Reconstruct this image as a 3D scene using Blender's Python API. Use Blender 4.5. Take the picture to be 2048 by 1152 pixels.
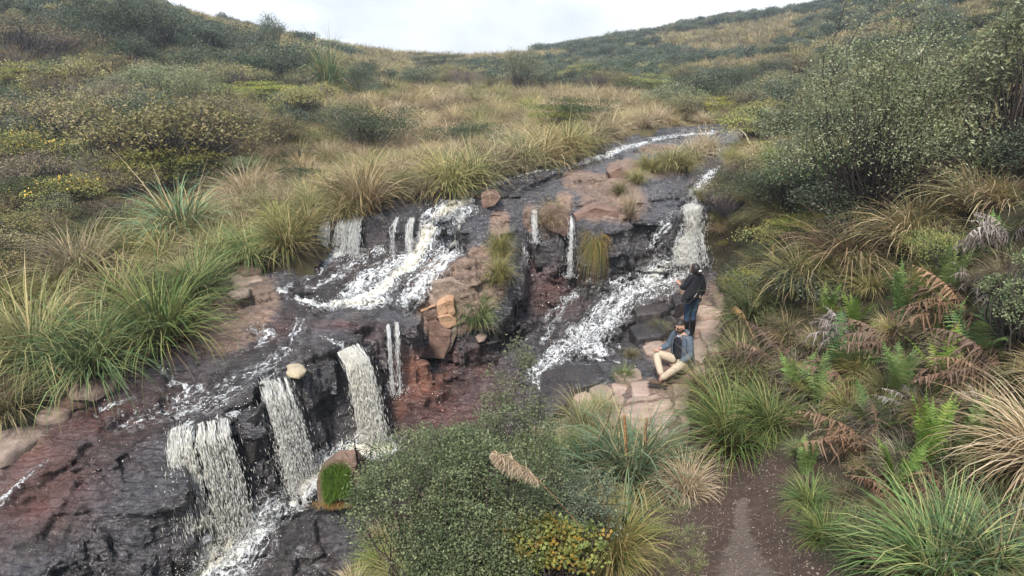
import bpy, math, random
import numpy as np
from mathutils import Vector, Matrix, Euler

# ------------------------------------------------------------------ camera, sky, sun, exposure
for o in list(bpy.data.objects): bpy.data.objects.remove(o)
SC = bpy.context.scene; COL = SC.collection
PI = math.pi
FPX = 1250.0; PITCH = math.radians(20.0)
cam_d = bpy.data.cameras.new('camera'); cam = bpy.data.objects.new('camera', cam_d); COL.objects.link(cam)
cam_d.sensor_width = 36; cam_d.lens = 36*FPX/2048; cam_d.clip_start = .05; cam_d.clip_end = 3000
cam.location = (0, 0, 0); cam.rotation_euler = (PI/2-PITCH, 0, 0); SC.camera = cam

SUN_EL, SUN_AZ = math.radians(55), math.radians(-165)   # azimuth from +Y towards +X
W = bpy.data.worlds.new('World'); SC.world = W; W.use_nodes = True
wn, wl = W.node_tree.nodes, W.node_tree.links
wn.clear()
wout = wn.new('ShaderNodeOutputWorld'); bg = wn.new('ShaderNodeBackground'); bg.inputs[1].default_value = .12
sky = wn.new('ShaderNodeTexSky'); sky.sky_type = 'NISHITA'; sky.sun_disc = False
sky.sun_elevation = SUN_EL; sky.sun_rotation = SUN_AZ; sky.altitude = 3000
tc = wn.new('ShaderNodeTexCoord'); mp = wn.new('ShaderNodeMapping'); mp.inputs['Scale'].default_value = (1, 1, 1.9)
mp.inputs['Location'].default_value = (.2, .35, .1)
nz = wn.new('ShaderNodeTexNoise'); nz.inputs['Scale'].default_value = 2.6; nz.inputs['Detail'].default_value = 9; nz.inputs['Roughness'].default_value = .52
cr = wn.new('ShaderNodeValToRGB'); cr.color_ramp.elements[0].position = .375; cr.color_ramp.elements[1].position = .43
sxyz = wn.new('ShaderNodeSeparateXYZ')
hor = wn.new('ShaderNodeMapRange'); hor.inputs['From Min'].default_value = .35; hor.inputs['From Max'].default_value = .75
hor.inputs['To Min'].default_value = .0; hor.inputs['To Max'].default_value = .12
sub = wn.new('ShaderNodeMath'); sub.operation = 'SUBTRACT'
nz2 = wn.new('ShaderNodeTexNoise'); nz2.inputs['Scale'].default_value = 1.7; nz2.inputs['Detail'].default_value = 6
cr2 = wn.new('ShaderNodeValToRGB')
cr2.color_ramp.elements[0].position = .40; cr2.color_ramp.elements[0].color = (3.3, 3.4, 3.55, 1)
cr2.color_ramp.elements[1].position = .56; cr2.color_ramp.elements[1].color = (6.3, 6.35, 6.4, 1)
mix = wn.new('ShaderNodeMix'); mix.data_type = 'RGBA'
wl.new(tc.outputs['Generated'], mp.inputs[0]); wl.new(mp.outputs[0], nz.inputs[0]); wl.new(mp.outputs[0], nz2.inputs[0])
wl.new(tc.outputs['Generated'], sxyz.inputs[0]); wl.new(sxyz.outputs[2], hor.inputs[0])
wl.new(nz.outputs[0], sub.inputs[0]); wl.new(hor.outputs[0], sub.inputs[1]); wl.new(sub.outputs[0], cr.inputs[0])
wl.new(nz2.outputs[0], cr2.inputs[0])
wl.new(cr.outputs[0], mix.inputs[0]); wl.new(sky.outputs[0], mix.inputs[6]); wl.new(cr2.outputs[0], mix.inputs[7])
wl.new(mix.outputs[2], bg.inputs[0]); wl.new(bg.outputs[0], wout.inputs[0])

sl = bpy.data.lights.new('sun', 'SUN'); sl.energy = 2.7; sl.angle = math.radians(10); sl.color = (1, .95, .88)
so = bpy.data.objects.new('sun', sl); COL.objects.link(so)
sd = Vector((math.cos(SUN_EL)*math.sin(SUN_AZ), math.cos(SUN_EL)*math.cos(SUN_AZ), math.sin(SUN_EL)))
so.rotation_euler = sd.to_track_quat('Z', 'Y').to_euler(); so.location = (0, 0, 40)
SC.view_settings.view_transform = 'Standard'; SC.view_settings.look = 'None'
SC.view_settings.exposure = 1.35; SC.view_settings.gamma = 1
try: SC.view_settings.use_curve_mapping = False
except Exception: pass
SC.render.engine = 'CYCLES'
SC.cycles.use_denoising = True; SC.cycles.max_bounces = 5; SC.cycles.diffuse_bounces = 3
SC.cycles.glossy_bounces = 2; SC.cycles.transparent_max_bounces = 12; SC.cycles.transmission_bounces = 2
SC.cycles.volume_bounces = 0

# ------------------------------------------------------------------ helpers
rnd = random.Random(7); R = np.random.default_rng(7)
CP, SP = math.cos(PITCH), math.sin(PITCH)
def ray(u, v):                       # direction through a photo pixel (2048 x 1152)
    q = (v-576)/FPX
    return np.array([(u-1024)/FPX, CP-q*SP, -SP-q*CP])
def pz(u, v, z):
    d = ray(u, v); return d*(z/d[2])
def py(u, v, y):
    d = ray(u, v); return d*(y/d[1])

def tag(o, label=None, cat=None, group=None, kind=None):
    if label: o['label'] = label
    if cat: o['category'] = cat
    if group: o['group'] = group
    if kind: o['kind'] = kind
    return o
def link(o, parent=None):
    COL.objects.link(o)
    if parent is not None: o.parent = parent
    return o
def empty(name, loc=(0, 0, 0), rz=0):
    o = bpy.data.objects.new(name, None); o.location = loc; o.rotation_euler = (0, 0, rz); o.empty_display_size = .2
    return link(o)
def mesh_np(name, V, F, mat=None, smooth=False, attrs=None):
    """F: (n,4) or (n,3) int array, or list of such arrays"""
    Fs = F if isinstance(F, list) else [F]
    Fs = [np.asarray(f, np.int32) for f in Fs if len(f)]
    me = bpy.data.meshes.new(name)
    V = np.asarray(V, np.float32)
    me.vertices.add(len(V)); me.vertices.foreach_set('co', V.ravel())
    nl = sum(f.size for f in Fs); npol = sum(len(f) for f in Fs)
    me.loops.add(nl); me.polygons.add(npol)
    me.loops.foreach_set('vertex_index', np.concatenate([f.ravel() for f in Fs]))
    st = []; s = 0
    for f in Fs:
        st.append(s+np.arange(len(f))*f.shape[1]); s += f.size
    me.polygons.foreach_set('loop_start', np.concatenate(st).astype(np.int32))
    if attrs:
        for k, a in attrs.items():
            a = np.asarray(a, np.float32)
            if a.ndim == 1:
                at = me.attributes.new(k, 'FLOAT', 'POINT'); at.data.foreach_set('value', a)
            elif a.shape[1] == 2:
                at = me.attributes.new(k, 'FLOAT_VECTOR', 'POINT'); at.data.foreach_set('vector', np.column_stack([a, np.zeros(len(a))]).astype(np.float32).ravel())
            else:
                a4 = np.column_stack([a[:, :3], np.ones(len(a))]).astype(np.float32)
                at = me.attributes.new(k, 'FLOAT_COLOR', 'POINT'); at.data.foreach_set('color', a4.ravel())
    if smooth: me.polygons.foreach_set('use_smooth', np.ones(npol, bool))
    me.update(calc_edges=True); me.validate()
    if mat: me.materials.append(mat)
    return me
def obj(name, me, parent=None, loc=(0, 0, 0), rz=0, sc=1):
    o = bpy.data.objects.new(name, me); o.location = loc; o.rotation_euler = (0, 0, rz)
    o.scale = (sc, sc, sc) if not hasattr(sc, '__len__') else sc
    return link(o, parent)

# ---- noise
def _h(ix, iy, iz=0, s=0):
    n = (ix*374761393 + iy*668265263 + iz*2147483647 + s*1442695041) & 0xffffffff
    n = ((n ^ (n >> 13))*1274126177) & 0xffffffff
    n = n ^ (n >> 16)
    return (n & 0xffffff)/float(0xffffff)
def vn(x, y, sc=1., seed=0):
    x = np.asarray(x, float)/sc; y = np.asarray(y, float)/sc
    ix = np.floor(x).astype(np.int64); iy = np.floor(y).astype(np.int64)
    fx = x-ix; fy = y-iy; fx = fx*fx*(3-2*fx); fy = fy*fy*(3-2*fy)
    a = _h(ix, iy, 0, seed)*(1-fx)+_h(ix+1, iy, 0, seed)*fx
    b = _h(ix, iy+1, 0, seed)*(1-fx)+_h(ix+1, iy+1, 0, seed)*fx
    return (a*(1-fy)+b*fy)*2-1
def vn3(P, sc=1., seed=0):
    P = np.asarray(P, float)/sc; I = np.floor(P).astype(np.int64); f = P-I; f = f*f*(3-2*f)
    r = 0
    for a in (0, 1):
        for b in (0, 1):
            for c in (0, 1):
                w = (f[..., 0] if a else 1-f[..., 0])*(f[..., 1] if b else 1-f[..., 1])*(f[..., 2] if c else 1-f[..., 2])
                r = r+w*_h(I[..., 0]+a, I[..., 1]+b, I[..., 2]+c, seed)
    return r*2-1
def fbm(x, y, sc, seed=0, oc=4):
    r = 0; a = 1; t = 0
    for k in range(oc):
        r = r+a*vn(x, y, sc/2**k, seed+k*17); t += a; a *= .5
    return r/t
def fbm3(P, sc, seed=0, oc=3):
    r = 0; a = 1; t = 0
    for k in range(oc):
        r = r+a*vn3(P, sc/2**k, seed+k*17); t += a; a *= .5
    return r/t
def worley(x, y, sc, seed=0, ang=0., stretch=1.):
    """returns cell randoms a,b,c, F1, F2-F1"""
    ca, sa = math.cos(ang), math.sin(ang)
    X = (x*ca+y*sa)/(sc*stretch); Y = (-x*sa+y*ca)/sc
    ix = np.floor(X).astype(np.int64); iy = np.floor(Y).astype(np.int64)
    f1 = np.full(X.shape, 9.); f2 = np.full(X.shape, 9.); bi = np.zeros(X.shape, np.int64); bj = np.zeros(X.shape, np.int64)
    ox = np.zeros(X.shape); oy = np.zeros(X.shape)
    for a in (-1, 0, 1):
        for b in (-1, 0, 1):
            jx, jy = ix+a, iy+b
            px = jx+.1+.8*_h(jx, jy, 1, seed); pyy = jy+.1+.8*_h(jx, jy, 2, seed)
            d = np.hypot(X-px, Y-pyy)
            m = d < f1
            f2 = np.where(m, f1, np.minimum(f2, d)); f1 = np.where(m, d, f1)
            bi = np.where(m, jx, bi); bj = np.where(m, jy, bj); ox = np.where(m, X-px, ox); oy = np.where(m, Y-pyy, oy)
    return _h(bi, bj, 3, seed)*2-1, _h(bi, bj, 4, seed)*2-1, _h(bi, bj, 5, seed)*2-1, ox, oy, f2-f1
def sstep(a, b, x):
    t = np.clip((x-a)/(b-a), 0, 1); return t*t*(3-2*t)
def sdist(x, y, poly):
    """signed distance, positive inside"""
    P = np.asarray(poly)[:, :2]; Q = np.roll(P, -1, 0)
    d = np.full(x.shape, 1e9); ins = np.zeros(x.shape, bool)
    for (ax, ay), (bx, by) in zip(P, Q):
        ex, ey = bx-ax, by-ay; L = ex*ex+ey*ey+1e-12
        t = np.clip(((x-ax)*ex+(y-ay)*ey)/L, 0, 1)
        d = np.minimum(d, (x-ax-t*ex)**2+(y-ay-t*ey)**2)
        c = ((ay > y) != (by > y)) & (x < (bx-ax)*(y-ay)/(by-ay+1e-12)+ax)
        ins ^= c
    d = np.sqrt(d); return np.where(ins, d, -d)
class RBF:
    def __init__(s, P, c=1., lam=1e-3):
        P = np.asarray(P, float); s.P = P; s.c = c
        D = np.hypot(P[:, None, 0]-P[None, :, 0], P[:, None, 1]-P[None, :, 1])
        n = len(P); A = np.zeros((n+3, n+3)); A[:n, :n] = -np.sqrt(D*D+c*c)-lam*np.eye(n)*-1
        A[:n, :n] = np.sqrt(D*D+c*c); A[range(n), range(n)] -= lam
        A[:n, n] = 1; A[:n, n+1:n+3] = P[:, :2]; A[n, :n] = 1; A[n+1:, :n] = P[:, :2].T
        s.w = np.linalg.solve(A, np.concatenate([P[:, 2], [0, 0, 0]]))
    def __call__(s, x, y):
        x = np.asarray(x, float); y = np.asarray(y, float); n = len(s.P)
        r = s.w[n]+s.w[n+1]*x+s.w[n+2]*y
        for k in range(n): r = r+s.w[k]*np.sqrt((x-s.P[k, 0])**2+(y-s.P[k, 1])**2+s.c**2)
        return r

# ------------------------------------------------------------------ the lie of the land
# river bed levels: (photo u, v, height) turned into points of the place
def Z(*l): return [tuple(pz(*p)) for p in l]
FLOOR = RBF(Z((430,1080,-6.95),(600,1100,-6.95),(330,1152,-7.15),(560,980,-6.65),(640,930,-6.48),(740,890,-6.33),(800,840,-6.15),(790,770,-5.75),
    (870,725,-5.85),(950,770,-5.95),(1000,850,-6.15),(900,850,-6.2),(1100,800,-6.0),(1060,750,-5.85),(1100,700,-5.75),(1000,640,-5.5),(940,690,-5.75),
    (1200,650,-5.52),(1250,715,-5.6),(1150,580,-5.1),(1300,600,-5.25),(1050,545,-4.85),(1120,520,-4.6),(1200,520,-4.52),(1300,510,-4.5),(1380,525,-4.7),
    (1440,640,-5.35),(1380,700,-5.5),(1390,850,-5.6),(1150,850,-5.85),(1250,900,-5.8),(100,1300,-7.5),(600,1300,-7.1),(900,1000,-6.5)), .5)
TERR = RBF(Z((640,500,-3.9),(750,505,-3.97),(850,520,-4.0),(900,500,-3.9),(930,530,-4.0),(600,545,-4.1),(700,560,-4.22),(800,600,-4.36),(700,620,-4.42),
    (825,640,-4.52),(600,620,-4.42),(470,620,-4.32),(560,690,-4.58),(690,690,-4.62),(560,750,-4.78),(500,820,-4.98),(330,760,-4.88),(400,850,-5.12),
    (330,900,-5.3),(240,740,-4.78),(100,860,-5.25),(0,900,-5.4),(0,1000,-5.75),(150,950,-5.5),(60,1130,-6.3),(300,990,-5.65),(520,530,-4.0),(450,570,-4.1),
    (-200,950,-5.9),(880,570,-4.2),(-150,1200,-6.8)), .5)
SHELF = RBF(Z((600,470,-3.45),(650,447,-3.34),(700,437,-3.3),(760,437,-3.3),(820,436,-3.3),(880,425,-3.3),(940,408,-3.26),(1000,420,-3.36),(1050,415,-3.4),
    (1110,440,-3.5),(1180,450,-3.55),(1250,448,-3.55),(1290,430,-3.45),(1330,440,-3.55),(1400,405,-3.35),(1000,370,-3.05),(1150,400,-3.2),(1150,335,-2.9),
    (1250,380,-3.1),(1220,290,-2.7),(1330,270,-2.6),(1420,262,-2.5),(1300,330,-2.88),(1400,340,-2.98),(1400,300,-2.72),(1440,380,-3.25),(1480,330,-2.9),
    (1200,340,-2.92),(880,395,-3.15),(740,418,-3.2)), .5)
def lipz(l): return np.array(Z(*l))
TERR_POLY = lipz([(925,520,-3.98),(900,560,-4.2),(860,592,-4.36),(830,600,-4.4),(824,640,-4.53),(818,648,-4.55),(780,650,-4.58),(735,672,-4.62),(705,695,-4.67),(670,712,-4.7),(625,735,-4.75),
    (575,757,-4.8),(535,764,-4.8),(518,775,-4.84),(513,828,-5.0),(492,842,-5.05),(466,848,-5.08),(452,842,-5.08),(400,858,-5.12),(352,862,-5.15),(345,900,-5.28),(367,928,-5.42),
    (374,952,-5.5),(330,982,-5.6),(285,1008,-5.72),(262,1040,-5.85),(200,1030,-5.85),(140,1085,-6.1),(110,1152,-6.35),(40,1250,-6.7)])
TERR_POLY = np.vstack([TERR_POLY, [(-9, 3, 0), (-14, 3, 0), (-14, 14.5, 0), (-2, 14.5, 0)]])
SHELF_POLY = lipz([(590,478,-3.5),(645,447,-3.34),(700,437,-3.3),(760,437,-3.3),(822,437,-3.3),(880,427,-3.3),(935,410,-3.27),(985,424,-3.36),(1020,418,-3.38),(1050,422,-3.4),
    (1068,418,-3.4),(1085,438,-3.48),(1120,445,-3.52),(1140,436,-3.5),(1152,438,-3.5),(1172,462,-3.6),(1210,462,-3.6),(1250,450,-3.55),(1285,432,-3.47),(1330,444,-3.56),(1370,415,-3.4),(1410,405,-3.35),(1470,400,-3.35)])
SHELF_POLY = np.vstack([SHELF_POLY, [(14, 15, 0), (14, 32, 0), (-14, 32, 0), (-14, 13.4, 0)]])
RIB_POLY = lipz([(930,412,-3.3),(1010,408,-3.3),(1045,420,-3.4),(1048,470,-3.75),(1040,520,-4.05),(1015,575,-4.4),(972,606,-4.6),(940,612,-4.6),(905,590,-4.4),(850,590,-4.33),(880,560,-4.15),(925,515,-3.95)])
RIB = RBF(np.vstack([RIB_POLY, lipz([(980,500,-3.85),(900,600,-4.35),(940,570,-4.2),(985,450,-3.5)])]), .3)
MID_POLY = lipz([(1290,462,-3.95),(1340,470,-4.0),(1400,440,-3.85),(1460,430,-3.8),(1460,520,-4.6),(1400,512,-4.5),(1340,512,-4.45),(1295,505,-4.4)])
MIDL = RBF(np.vstack([MID_POLY, lipz([(1370,480,-4.15)])]), .3)
SLAB_POLY = lipz([(1140,810,-5.6),(1160,770,-5.6),(1230,735,-5.5),(1290,685,-5.4),(1350,675,-5.4),(1380,590,-5.2),(1450,590,-5.2),(1460,700,-5.4),(1410,760,-5.5),(1400,900,-5.5),(1330,905,-5.6),(1180,895,-5.8)])
HOLL_POLY = lipz([(262,1040,-5.85),(285,1012,-5.72),(250,1000,-5.7),(160,1050,-5.95),(90,1110,-6.2),(60,1200,-6.5),(250,1300,-6.5),(330,1100,-6)])
ZONE = lipz([(-260,980,-5.9),(0,850,-5.2),(110,795,-5.0),(240,735,-4.75),(330,700,-4.65),(390,650,-4.45),(425,590,-4.2),(450,545,-4.0),(520,515,-3.85),(590,490,-3.6),(640,440,-3.3),
    (720,417,-3.2),(800,396,-3.15),(880,385,-3.12),(1000,340,-2.95),(1130,318,-2.85),(1185,298,-2.75),(1220,280,-2.66),(1330,260,-2.55),(1430,254,-2.45),(1500,256,-2.45)])
ZONE = np.vstack([ZONE, lipz([(1480,290,-2.6),(1452,320,-2.85),(1445,350,-3.0),(1430,400,-3.3),(1418,450,-3.85),(1412,510,-4.6),(1430,560,-5.0),(1450,620,-5.3),(1440,680,-5.4),(1405,730,-5.45),
    (1385,790,-5.5),(1400,870,-5.5),(1370,915,-5.6),(1250,910,-5.75),(1150,905,-5.9),(1080,890,-6.1),(950,960,-6.35),(800,1040,-6.65),(690,1152,-6.9),(600,1300,-7.1),(350,1500,-7.5)]), [(-14, 3.0, 0), (-14, 7, 0)]])
bank = [tuple(p+np.array([0, 0, .12])) for p in ZONE[:-3]]
def Y(*l): return [tuple(py(*p)) for p in l]
SOILC = bank + Y((200,610,11),(100,500,13.5),(300,420,16.3),(60,320,20),(300,210,28),(100,105,36),(-100,75,36),(300,50,45),(545,125,48),(680,134,60),(800,140,80),
    (480,420,16),(600,380,18),(700,340,20),(850,320,22),(600,250,27),(800,220,31),(450,150,38),(900,170,48),(650,160,42),(900,128,100),(1000,114,120),(1100,106,125),(1200,88,130),(1300,74,128),(1400,54,120),(1600,38,100),(1900,-60,80),(1000,138,85),
    (1300,150,60),(1100,178,45),(1000,235,30),(1300,205,36),(1200,240,28),(1450,215,33),(1150,265,24.5),(1000,295,21.5),(1600,150,55),(1800,90,50),(2000,30,42),(1500,100,80),(1700,60,70),
    (1520,300,19),(1600,310,17),(1740,340,13.5),(1550,420,13.5),(2000,320,10),(2048,470,7.5),(1700,600,9.3),(1550,560,11),(1520,700,9.6),(1600,900,6.7),(1700,1050,5),(2000,900,5),(2000,1100,4),
    (1900,700,7),(1850,450,10),(1800,220,25),(2048,150,20),(-300,500,12),(-400,800,9)) \
    + Z((1450,940,-5.4),(1480,1050,-4.95),(1500,1150,-4.5),(1280,1050,-5.2),(1300,950,-5.55),(1200,1000,-5.7)) \
    + [(-.7,5.1,-5.9),(-2.2,4.4,-6.6),(.6,4.2,-5.2),(0,3,-4.1),(0,1.5,-2.9),(0,0,-1.75),(2,0,-1.4),(1.6,3.3,-4.0),(3,2.5,-2.9),(-2,1,-3.6),(-5,2,-7),(-3,3,-6.6),(-9,0,-6.5),(0,-6,-1),(8,0,.5),(8,-6,1.5),(-8,-6,-3),(5,1.5,-2.0),
       (-30,10,-1),(-40,30,3),(-45,60,8),(-60,110,8),(-20,140,-1),(0,220,-12),(60,220,6),(-120,200,2),(150,150,25),(160,40,25),(120,-40,20),(-120,-40,5),(60,60,12),(40,20,8),(20,8,4),(30,-20,6),(-20,-20,-2),(25,160,2.5),(-60,10,2)]
SOIL = RBF(SOILC, 1.2, .02)
def soil_h(x, y):
    d = np.hypot(x, y)
    return SOIL(x, y)+fbm(x, y, 2.2, 3)*.10*np.clip(d/12, .3, 1.5)+fbm(x, y, .45, 4, 3)*.045*np.clip(1.6-d/12, 0, 1)+fbm(x, y, 14., 5)*np.clip((d-25)/60, 0, 1)*.55
def rock_h(x, y):
    """height of the bare river bed"""
    a, b, c, _, _, _ = worley(x, y, .55, 11, .5, 1.5)
    a2, b2, c2, _, _, _ = worley(x, y, .22, 12, .9, 1.6)
    X = x+a*.12+a2*.045; Yy = y+b*.12+b2*.045
    fl = FLOOR(x, y); te = TERR(x, y); sh = SHELF(x, y)
    # plates of broken slate, each with its own tilt
    k1, k2, k3, ox, oy, e = worley(x+.1*fbm(x, y, .5, 8), y+.1*fbm(x, y, .5, 9), .85, 21, .55, 1.7)
    p1, p2, p3, qx, qy, e2 = worley(x+.06*fbm(x, y, .3, 18), y, .33, 22, .3, 1.8)
    plate = k1*.12+(k2*ox+k3*oy)*.18-np.exp(-(e/.035)**2)*.09
    plate2 = p1*.045+(p2*qx+p3*qy)*.08-np.exp(-(e2/.06)**2)*.035
    fine = fbm(x, y, .35, 31)*.03
    fm = 1-.8*sstep(-.15, .2, sdist(x, y, SLAB_POLY))
    h = fl+(plate*.85+plate2*1.1)*fm+fine*fm
    st = sstep(-.05, .05, sdist(X, Yy, TERR_POLY))
    h = h*(1-st)+(te+plate*.62+plate2*.7+fine)*st
    hs = sstep(-.08, .08, sdist(X, Yy, HOLL_POLY))
    h = h*(1-hs)+np.minimum(h, h*.45+FLOOR(x, y)*.55-k1*.25)*hs
    sr = sstep(-.05, .05, sdist(X, Yy, RIB_POLY)); r = RIB(x, y)+k1*.06
    q = r/.2; fq = np.floor(q); r2 = (fq+sstep(.3, .75, q-fq))*.2
    h = h*(1-sr)+np.maximum(h, r2+plate2+fine)*sr
    sm = sstep(-.05, .05, sdist(X, Yy, MID_POLY))
    h = h*(1-sm)+np.maximum(h, MIDL(x, y)+plate+plate2)*sm
    ss = sstep(-.05, .05, sdist(X, Yy, SHELF_POLY))
    h = h*(1-ss)+(sh+plate*.6+plate2*.5+fine)*ss
    return h
ZX = ZONE
def zone_sd(x, y): return sdist(x, y, ZX)
def rock_full(x, y):
    s = zone_sd(x, y)
    h = rock_h(x, y); w = sstep(.0, -.5, s)
    return h*(1-w)+(np.minimum(h, SOIL(x, y)-.35))*w-.10*sstep(.05, -.15, s)
def surf(x, y):
    x = np.asarray(x, float); y = np.asarray(y, float)
    s = zone_sd(x, y); out = soil_h(x, y)
    m = s > 0
    if m.any():
        out = out.copy() if out.ndim else np.array(out)
        if out.ndim: out[m] = rock_h(x[m], y[m])
        else: out = rock_h(x[None], y[None])[0]
    return out
TS = np.concatenate([np.linspace(3.5, 30, 531), np.geomspace(30.1, 400, 160)])
def at(u, v, tmin=3.5):
    """where the sight line through a photo pixel meets the ground"""
    d = ray(u, v); t = TS[TS >= tmin]
    P = d[None]*t[:, None]; g = P[:, 2]-surf(P[:, 0], P[:, 1])
    k = np.argmax(g < 0)
    if g[k] >= 0: return None
    if k == 0: tt = t[0]
    else: tt = t[k-1]+(t[k]-t[k-1])*g[k-1]/(g[k-1]-g[k])
    p = d*tt; return np.array([p[0], p[1], p[2], tt])
# ------------------------------------------------------------------ materials
def nmat(name):
    m = bpy.data.materials.new(name); m.use_nodes = True; nt = m.node_tree
    for n in list(nt.nodes): nt.nodes.remove(n)
    out = nt.nodes.new('ShaderNodeOutputMaterial')
    return m, nt, out
def N(nt, typ, ins=None, **kw):
    n = nt.nodes.new('ShaderNode'+typ)
    for k, v in kw.items(): setattr(n, k, v)
    for k, v in (ins or {}).items():
        if hasattr(v, 'is_linked') or isinstance(v, bpy.types.NodeSocket): nt.links.new(v, n.inputs[k])
        else: n.inputs[k].default_value = v
    return n
def MR(nt, val, a, b, c=0., d=1.): return N(nt, 'MapRange', {0: val, 1: a, 2: b, 3: c, 4: d}).outputs[0]
def MX(nt, fac, a, b, bt='MIX'):
    n = N(nt, 'Mix', None, data_type='RGBA', blend_type=bt)
    for k, v in ((0, fac), (6, a), (7, b)):
        if isinstance(v, bpy.types.NodeSocket): nt.links.new(v, n.inputs[k])
        else: n.inputs[k].default_value = v if k == 0 else (*v, 1)
    return n.outputs[2]
def MA(nt, op, a, b=0.): return N(nt, 'Math', {0: a, 1: b}, operation=op).outputs[0]

def rock_material():
    m, nt, out = nmat('river rock')
    geo = N(nt, 'NewGeometry').outputs['Position']
    at_ = N(nt, 'Attribute', None, attribute_name='mask'); sep = N(nt, 'SeparateColor', {0: at_.outputs['Color']})
    red, dry, org = sep.outputs[0], sep.outputs[1], sep.outputs[2]
    n1 = N(nt, 'TexNoise', {'Vector': geo, 'Scale': 1.3, 'Detail': 8., 'Roughness': .65}).outputs[0]
    n2 = N(nt, 'TexNoise', {'Vector': geo, 'Scale': 9., 'Detail': 8., 'Roughness': .7}).outputs[0]
    mp_ = N(nt, 'Mapping', {0: geo, 'Rotation': (0, 0, -.55), 'Scale': (1, 3.4, 2.5)}).outputs[0]
    n3 = N(nt, 'TexNoise', {'Vector': mp_, 'Scale': 7., 'Detail': 6., 'Roughness': .65, 'Distortion': .6}).outputs[0]
    n4 = N(nt, 'TexNoise', {'Vector': geo, 'Scale': 60., 'Detail': 3.}).outputs[0]
    c = MX(nt, MR(nt, n1, .38, .62), (.009, .010, .014), (.036, .029, .030))
    c = MX(nt, MR(nt, n2, .40, .78), c, (.095, .088, .092))
    rf = MA(nt, 'MULTIPLY', red, MR(nt, n1, .3, .6, .45, 1.))
    c = MX(nt, rf, c, (.115, .041, .032))
    of = MA(nt, 'MULTIPLY', org, MR(nt, n2, .3, .6, .5, 1.))
    c = MX(nt, of, c, (.22, .075, .03))
    tan = MX(nt, MR(nt, n2, .35, .68), (.16, .105, .078), (.34, .245, .19))
    tan = MX(nt, MR(nt, n1, .45, .7), tan, (.12, .09, .075))
    df = MR(nt, MA(nt, 'ADD', dry, MA(nt, 'MULTIPLY', MA(nt, 'SUBTRACT', n3, .5), .9)), .38, .58)
    c = MX(nt, df, c, tan)
    # pale lichen flecks on dry rock
    vf = N(nt, 'TexNoise', {'Vector': geo, 'Scale': 26., 'Detail': 2.}).outputs[0]
    c = MX(nt, MA(nt, 'MULTIPLY', df, MR(nt, vf, .66, .72, 0, .6)), c, (.42, .38, .31))
    rough = MA(nt, 'ADD', MR(nt, n3, .3, .7, .10, .30), MA(nt, 'MULTIPLY', df, .65))
    mv = N(nt, 'Mix', {0: .18, 4: mp_, 5: N(nt, 'TexNoise', {'Vector': geo, 'Scale': 3., 'Detail': 4.}).outputs['Color']}, data_type='VECTOR').outputs[1]
    crk = MR(nt, N(nt, 'TexVoronoi', {'Vector': mv, 'Scale': 3.2}, feature='DISTANCE_TO_EDGE').outputs[0], 0, .05, 0, 1.)
    cel = N(nt, 'TexVoronoi', {'Vector': mv, 'Scale': 5.5}).outputs['Distance']
    hh = MA(nt, 'ADD', MA(nt, 'MULTIPLY', n3, 1.1), MA(nt, 'ADD', MA(nt, 'MULTIPLY', n2, .8), MA(nt, 'MULTIPLY', n4, .16)))
    hh = MA(nt, 'ADD', hh, MA(nt, 'ADD', MA(nt, 'MULTIPLY', crk, .35), MA(nt, 'MULTIPLY', cel, .5)))
    bp = N(nt, 'Bump', {'Height': hh, 'Strength': .9, 'Distance': .06}).outputs[0]
    p = N(nt, 'BsdfPrincipled', {'Base Color': c, 'Roughness': rough, 'Normal': bp, 'IOR': MR(nt, df, 0, 1, 1.95, 1.4)})
    nt.links.new(p.outputs[0], out.inputs[0]); return m
def boulder_material(name, c1, c2, c3, wet=0.):
    m, nt, out = nmat(name)
    geo = N(nt, 'NewGeometry').outputs['Position']
    rn = N(nt, 'ObjectInfo').outputs['Random']
    n1 = N(nt, 'TexNoise', {'Vector': geo, 'Scale': 3., 'Detail': 8., 'Roughness': .65}).outputs[0]
    n2 = N(nt, 'TexNoise', {'Vector': geo, 'Scale': 22., 'Detail': 6., 'Roughness': .7}).outputs[0]
    c = MX(nt, MR(nt, n1, .38, .64), c1, c2)
    c = MX(nt, MR(nt, n2, .5, .75), c, c3)
    c = MX(nt, 1., c, N(nt, 'CombineColor', {0: MR(nt, rn, 0, 1, .8, 1.15), 1: MR(nt, rn, 0, 1, .82, 1.1), 2: MR(nt, rn, 0, 1, .82, 1.08)}).outputs[0], 'MULTIPLY')
    vf = N(nt, 'TexNoise', {'Vector': geo, 'Scale': 30., 'Detail': 3.}).outputs[0]
    c = MX(nt, MR(nt, vf, .64, .72, 0, .5), c, (.4, .38, .32))
    hh = MA(nt, 'ADD', n1, MA(nt, 'MULTIPLY', n2, .5))
    bp = N(nt, 'Bump', {'Height': hh, 'Strength': .8, 'Distance': .05}).outputs[0]
    p = N(nt, 'BsdfPrincipled', {'Base Color': c, 'Roughness': .85 if not wet else MR(nt, n1, .3, .7, .15, .45), 'Normal': bp})
    nt.links.new(p.outputs[0], out.inputs[0]); return m
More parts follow.
